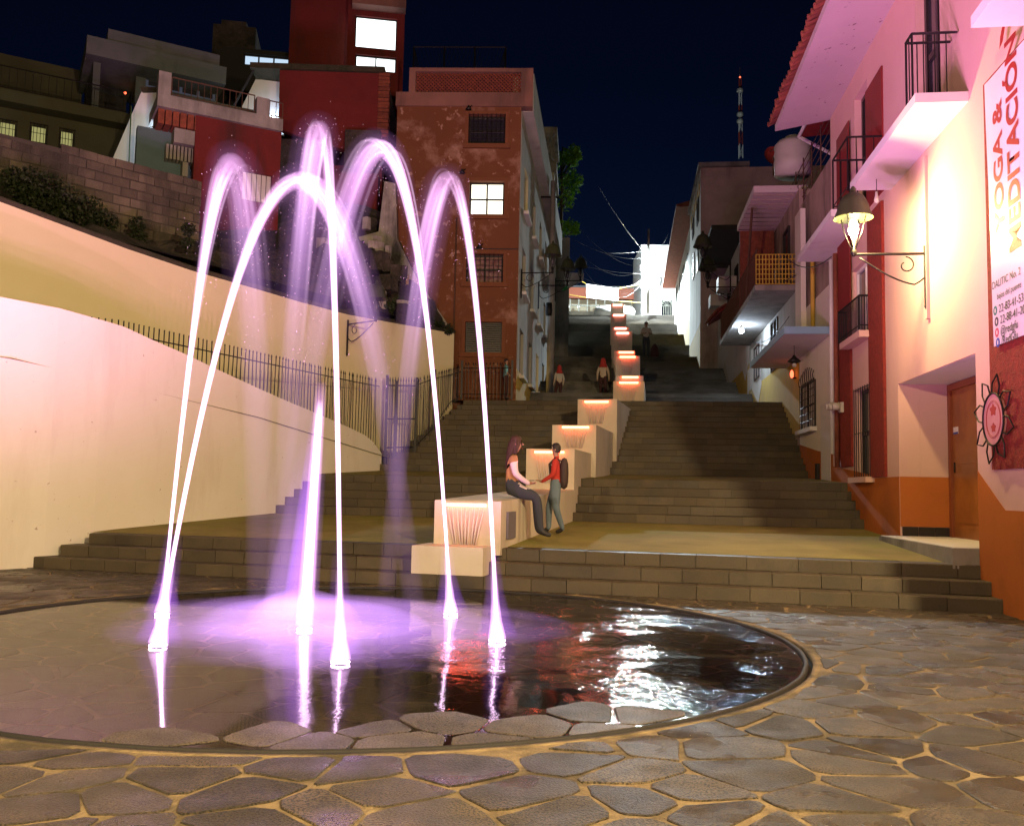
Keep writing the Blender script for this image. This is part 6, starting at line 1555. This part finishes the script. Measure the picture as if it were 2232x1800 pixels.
# woman sitting on the long block
v1 = Vector((math.cos(Y1), -math.sin(Y1), 0)); u1 = Vector((math.sin(Y1), math.cos(Y1), 0))
wt_c = Vector((*cb1.location[:2],0)); sp = wt_c+v1*.30+u1*1.15; sp.z = 0
hz = atY(1120,1066,14.0).z; seat = 1.21
fw_ = Y1+math.radians(78)
ov = dict(pelvis=(0,0,.14), spine=(0,.03,.30), chest=(0,.05,.50), neck=(0,.07,.65), head=(0,.10,.76), crown=(0,.10,.86),
          shl=(-.165,.05,.58), shr=(.165,.05,.58), ell=(-.25,.08,.34), elr=(.24,.10,.33), wrl=(-.13,.27,.20), wrr=(.13,.29,.20), hal=(-.06,.33,.21), har=(.06,.34,.21),
          hil=(-.095,.03,.11), hir=(.095,.03,.11), knl=(-.12,.40,.02), knr=(.12,.42,.0), anl=(-.12,.44,-.50), anr=(.14,.48,-.50), tol=(-.13,.60,-.555), tor=(.16,.64,-.555), look=(.1,1,-.25))
zlift = .0
t_, T_, J_ = person('woman with long brown hair in tan vest and white sleeves sitting on the block', (sp.x, sp.y, seat), fw_, 1.02, ov,
    dict(torso='tan', arm='shirtwhite', fore='shirtwhite', thigh='denimdark', foot='black', skin_='skin', hand='skin', head='skin', torso0='tan', hip='denimdark', shin='denimdark', neckb='tan'), ('hairbrown', .20), fat=1.2)
mb = MB(); hr = random.Random(6); Hh = J_['head']
for _ in range(46):
    a = hr.uniform(PI*.92, PI*2.08); r0 = .082; x, y = r0*math.cos(a), r0*math.sin(a)-.012; L = hr.uniform(.26,.36)
    mb.tube([T_(Hh+Vector((x*.7,y*.7,.13))), T_(Hh+Vector((x*1.16,y*1.16,.05))), T_(Hh+Vector((x*1.3,y*1.35-.01,-.09))), T_(Hh+Vector((x*1.55+hr.gauss(0,.012),y*1.5-.02,-L)))], [.008,.014,.014,.004], 5)
obj('hair_strands', mb, PM['hairbrown'], t_, kind='stuff')
mb = MB(); c = (T_(J_['hal'])+T_(J_['har']))/2+Vector((0,0,.03)); mb.box(c.x-.04,c.x+.04,c.y-.07,c.y+.07,c.z,c.z+.012); tag(obj('phone', mb, PM['phone']), 'dark phone in the hands of the seated woman', 'phone')
# person in red with backpack
g = atZ(1210,1164,.60)
ov = dict(anl=(-.11,-.16,.10), tol=(-.13,-.02,.04), knl=(-.10,-.02,.50), anr=(.10,.14,.09), tor=(.12,.30,.035), knr=(.10,.14,.50), wrl=(-.2,.24,1.0), ell=(-.23,.03,1.13), hal=(-.17,.31,1.02), look=(-.1,1,-.1))
t_, T_, J_ = person('standing person in red top and blue jeans with dark backpack beside the block', (g.x, g.y, .60), math.radians(-80), .86, ov,
    dict(torso='red', arm='red', fore='red', thigh='denim', foot='black', skin_='skin', hand='skin', head='skin', hip='denim', shin='denim', torso0='red', neckb='red'), ('hairblack', .05), fat=1.2)
mb = MB(); c = Vector((0,-.20,1.22)); 
vs=[]; n=12
for j,(z,r) in enumerate(((.80-.0,.02),(.84,.10),(.95,.135),(1.15,.14),(1.32,.125),(1.42,.08),(1.45,.02))):
    for i in range(n): a=2*PI*i/n; vs.append(T_((r*1.0*math.cos(a), -.155+r*.62*math.sin(a), .12+z*.93)))
mb.add(vs,[(j*n+i,j*n+(i+1)%n,(j+1)*n+(i+1)%n,(j+1)*n+i) for j in range(6) for i in range(n)],0,True)
for sx in (-.095,.095): mb.tube([T_((sx,-.10,1.40)),T_((sx,.02,1.455)),T_((sx,.125,1.34)),T_((sx*1.1,.10,1.12)),T_((sx*1.2,-.09,1.0))], .014, 5)
bk = tag(obj('backpack', mb, PM['pack']), 'dark backpack worn by the person in red', 'backpack')
# person in light blue at the gate fence
g = atY(1101,884,26.9); 
ov = dict(wrl=(-.10,.20,1.12), ell=(-.24,.03,1.12), hal=(-.03,.24,1.15), wrr=(.2,.2,.95), har=(.17,.28,.95), look=(.3,1,-.1))
person('person in light blue top standing by the corner of the orange house', (g.x, g.y, 3.95), math.radians(75), .70, ov,
    dict(torso='blue', arm='blue', fore='skin', thigh='maroon', foot='black', hand='skin', head='skin', torso0='blue', hip='maroon', shin='maroon', neckb='blue'), ('hairblack', .0), fingers=False, fat=1.1)
# two walking up the stairs, seen from behind
for (u, v, Y, sc, fc, lab, zz) in ((1219,798,33.6,.78,-25,'smaller figure in white shirt and red headscarf climbing the dark left stairs',None),(1315,783,35.6,.92,10,'figure in cream shirt and red headscarf climbing beside the cascade blocks',None)):
    top = atY(u, v, Y); z0 = top.z-1.74*sc
    zg_ = 4.0 if Y < 34 else 5.0
    t_, T_, J_ = person(lab, (top.x, Y, z0), math.radians(fc), sc, dict(anl=(-.1,.12,.2), tol=(-.1,.27,.16), knl=(-.1,.16,.56)),
        dict(torso='cream' if sc > .8 else 'pale', arm='cream' if sc > .8 else 'pale', fore='cream', thigh='maroon', foot='black', hand='skin', head='red', skin_='skin', torso0='cream', hip='maroon', shin='maroon', neckb='red'), None, fingers=False, fat=1.1)
    mb = MB(); c = J_['head']; vs=[]; n=12
    for j,(z,r) in enumerate(((1.80,.02),(1.76,.08),(1.66,.115),(1.55,.12),(1.44,.17),(1.38,.19))):
        for i in range(n): a=2*PI*i/n; vs.append(T_((r*math.cos(a), -.015+r*.85*math.sin(a)*(1 if math.sin(a)<0 else .55), z)))
    mb.add(vs,[(j*n+i,j*n+(i+1)%n,(j+1)*n+(i+1)%n,(j+1)*n+i) for j in range(5) for i in range(n)],0,True); obj('headscarf', mb, PM['red'], t_)
# man on the upper stairs
g = atY(1408,779,43.3)
ov = dict(ell=(-.26,.0,1.15), elr=(.26,.0,1.15), wrl=(-.12,.20,1.16), wrr=(.12,.20,1.14), hal=(-.04,.24,1.18), har=(.04,.25,1.16), look=(0,1,-.15))
person('man in pale short sleeved shirt standing on the upper right stairs', (g.x, g.y, g.z), math.radians(175), .98, ov,
    dict(torso='pale', arm='pale', fore='skin', thigh='denimdark', foot='black', hand='skin', head='skin', torso0='pale', hip='denimdark', shin='denimdark', neckb='pale'), ('hairblack', 0), fingers=False, fat=1.15)
g = atY(1427,777,43.6); t = thing('bag', 'dark bag standing on the step beside the man in the pale shirt', 'bag', (g.x,g.y,g.z))
mb = MB(); mb.lathe((g.x,g.y,g.z), [(.2,0),(.22,.15),(.17,.4),(.08,.58),(.02,.62)], 10); obj('body', mb, PM['maroon'], t)
# litter on the landing
g = atZ(1961,1178,.66); t = tag(obj('plastic_cup', (lambda m: (m.tube([g+Vector((-.05,0,.035)),g+Vector((.0,.01,.035)),g+Vector((.06,.02,.03))],[.035,.03,.026],10), m)[1])(MB()), M['plasticwhite']), 'crumpled clear plastic cup lying on the landing near the porch step', 'cup')
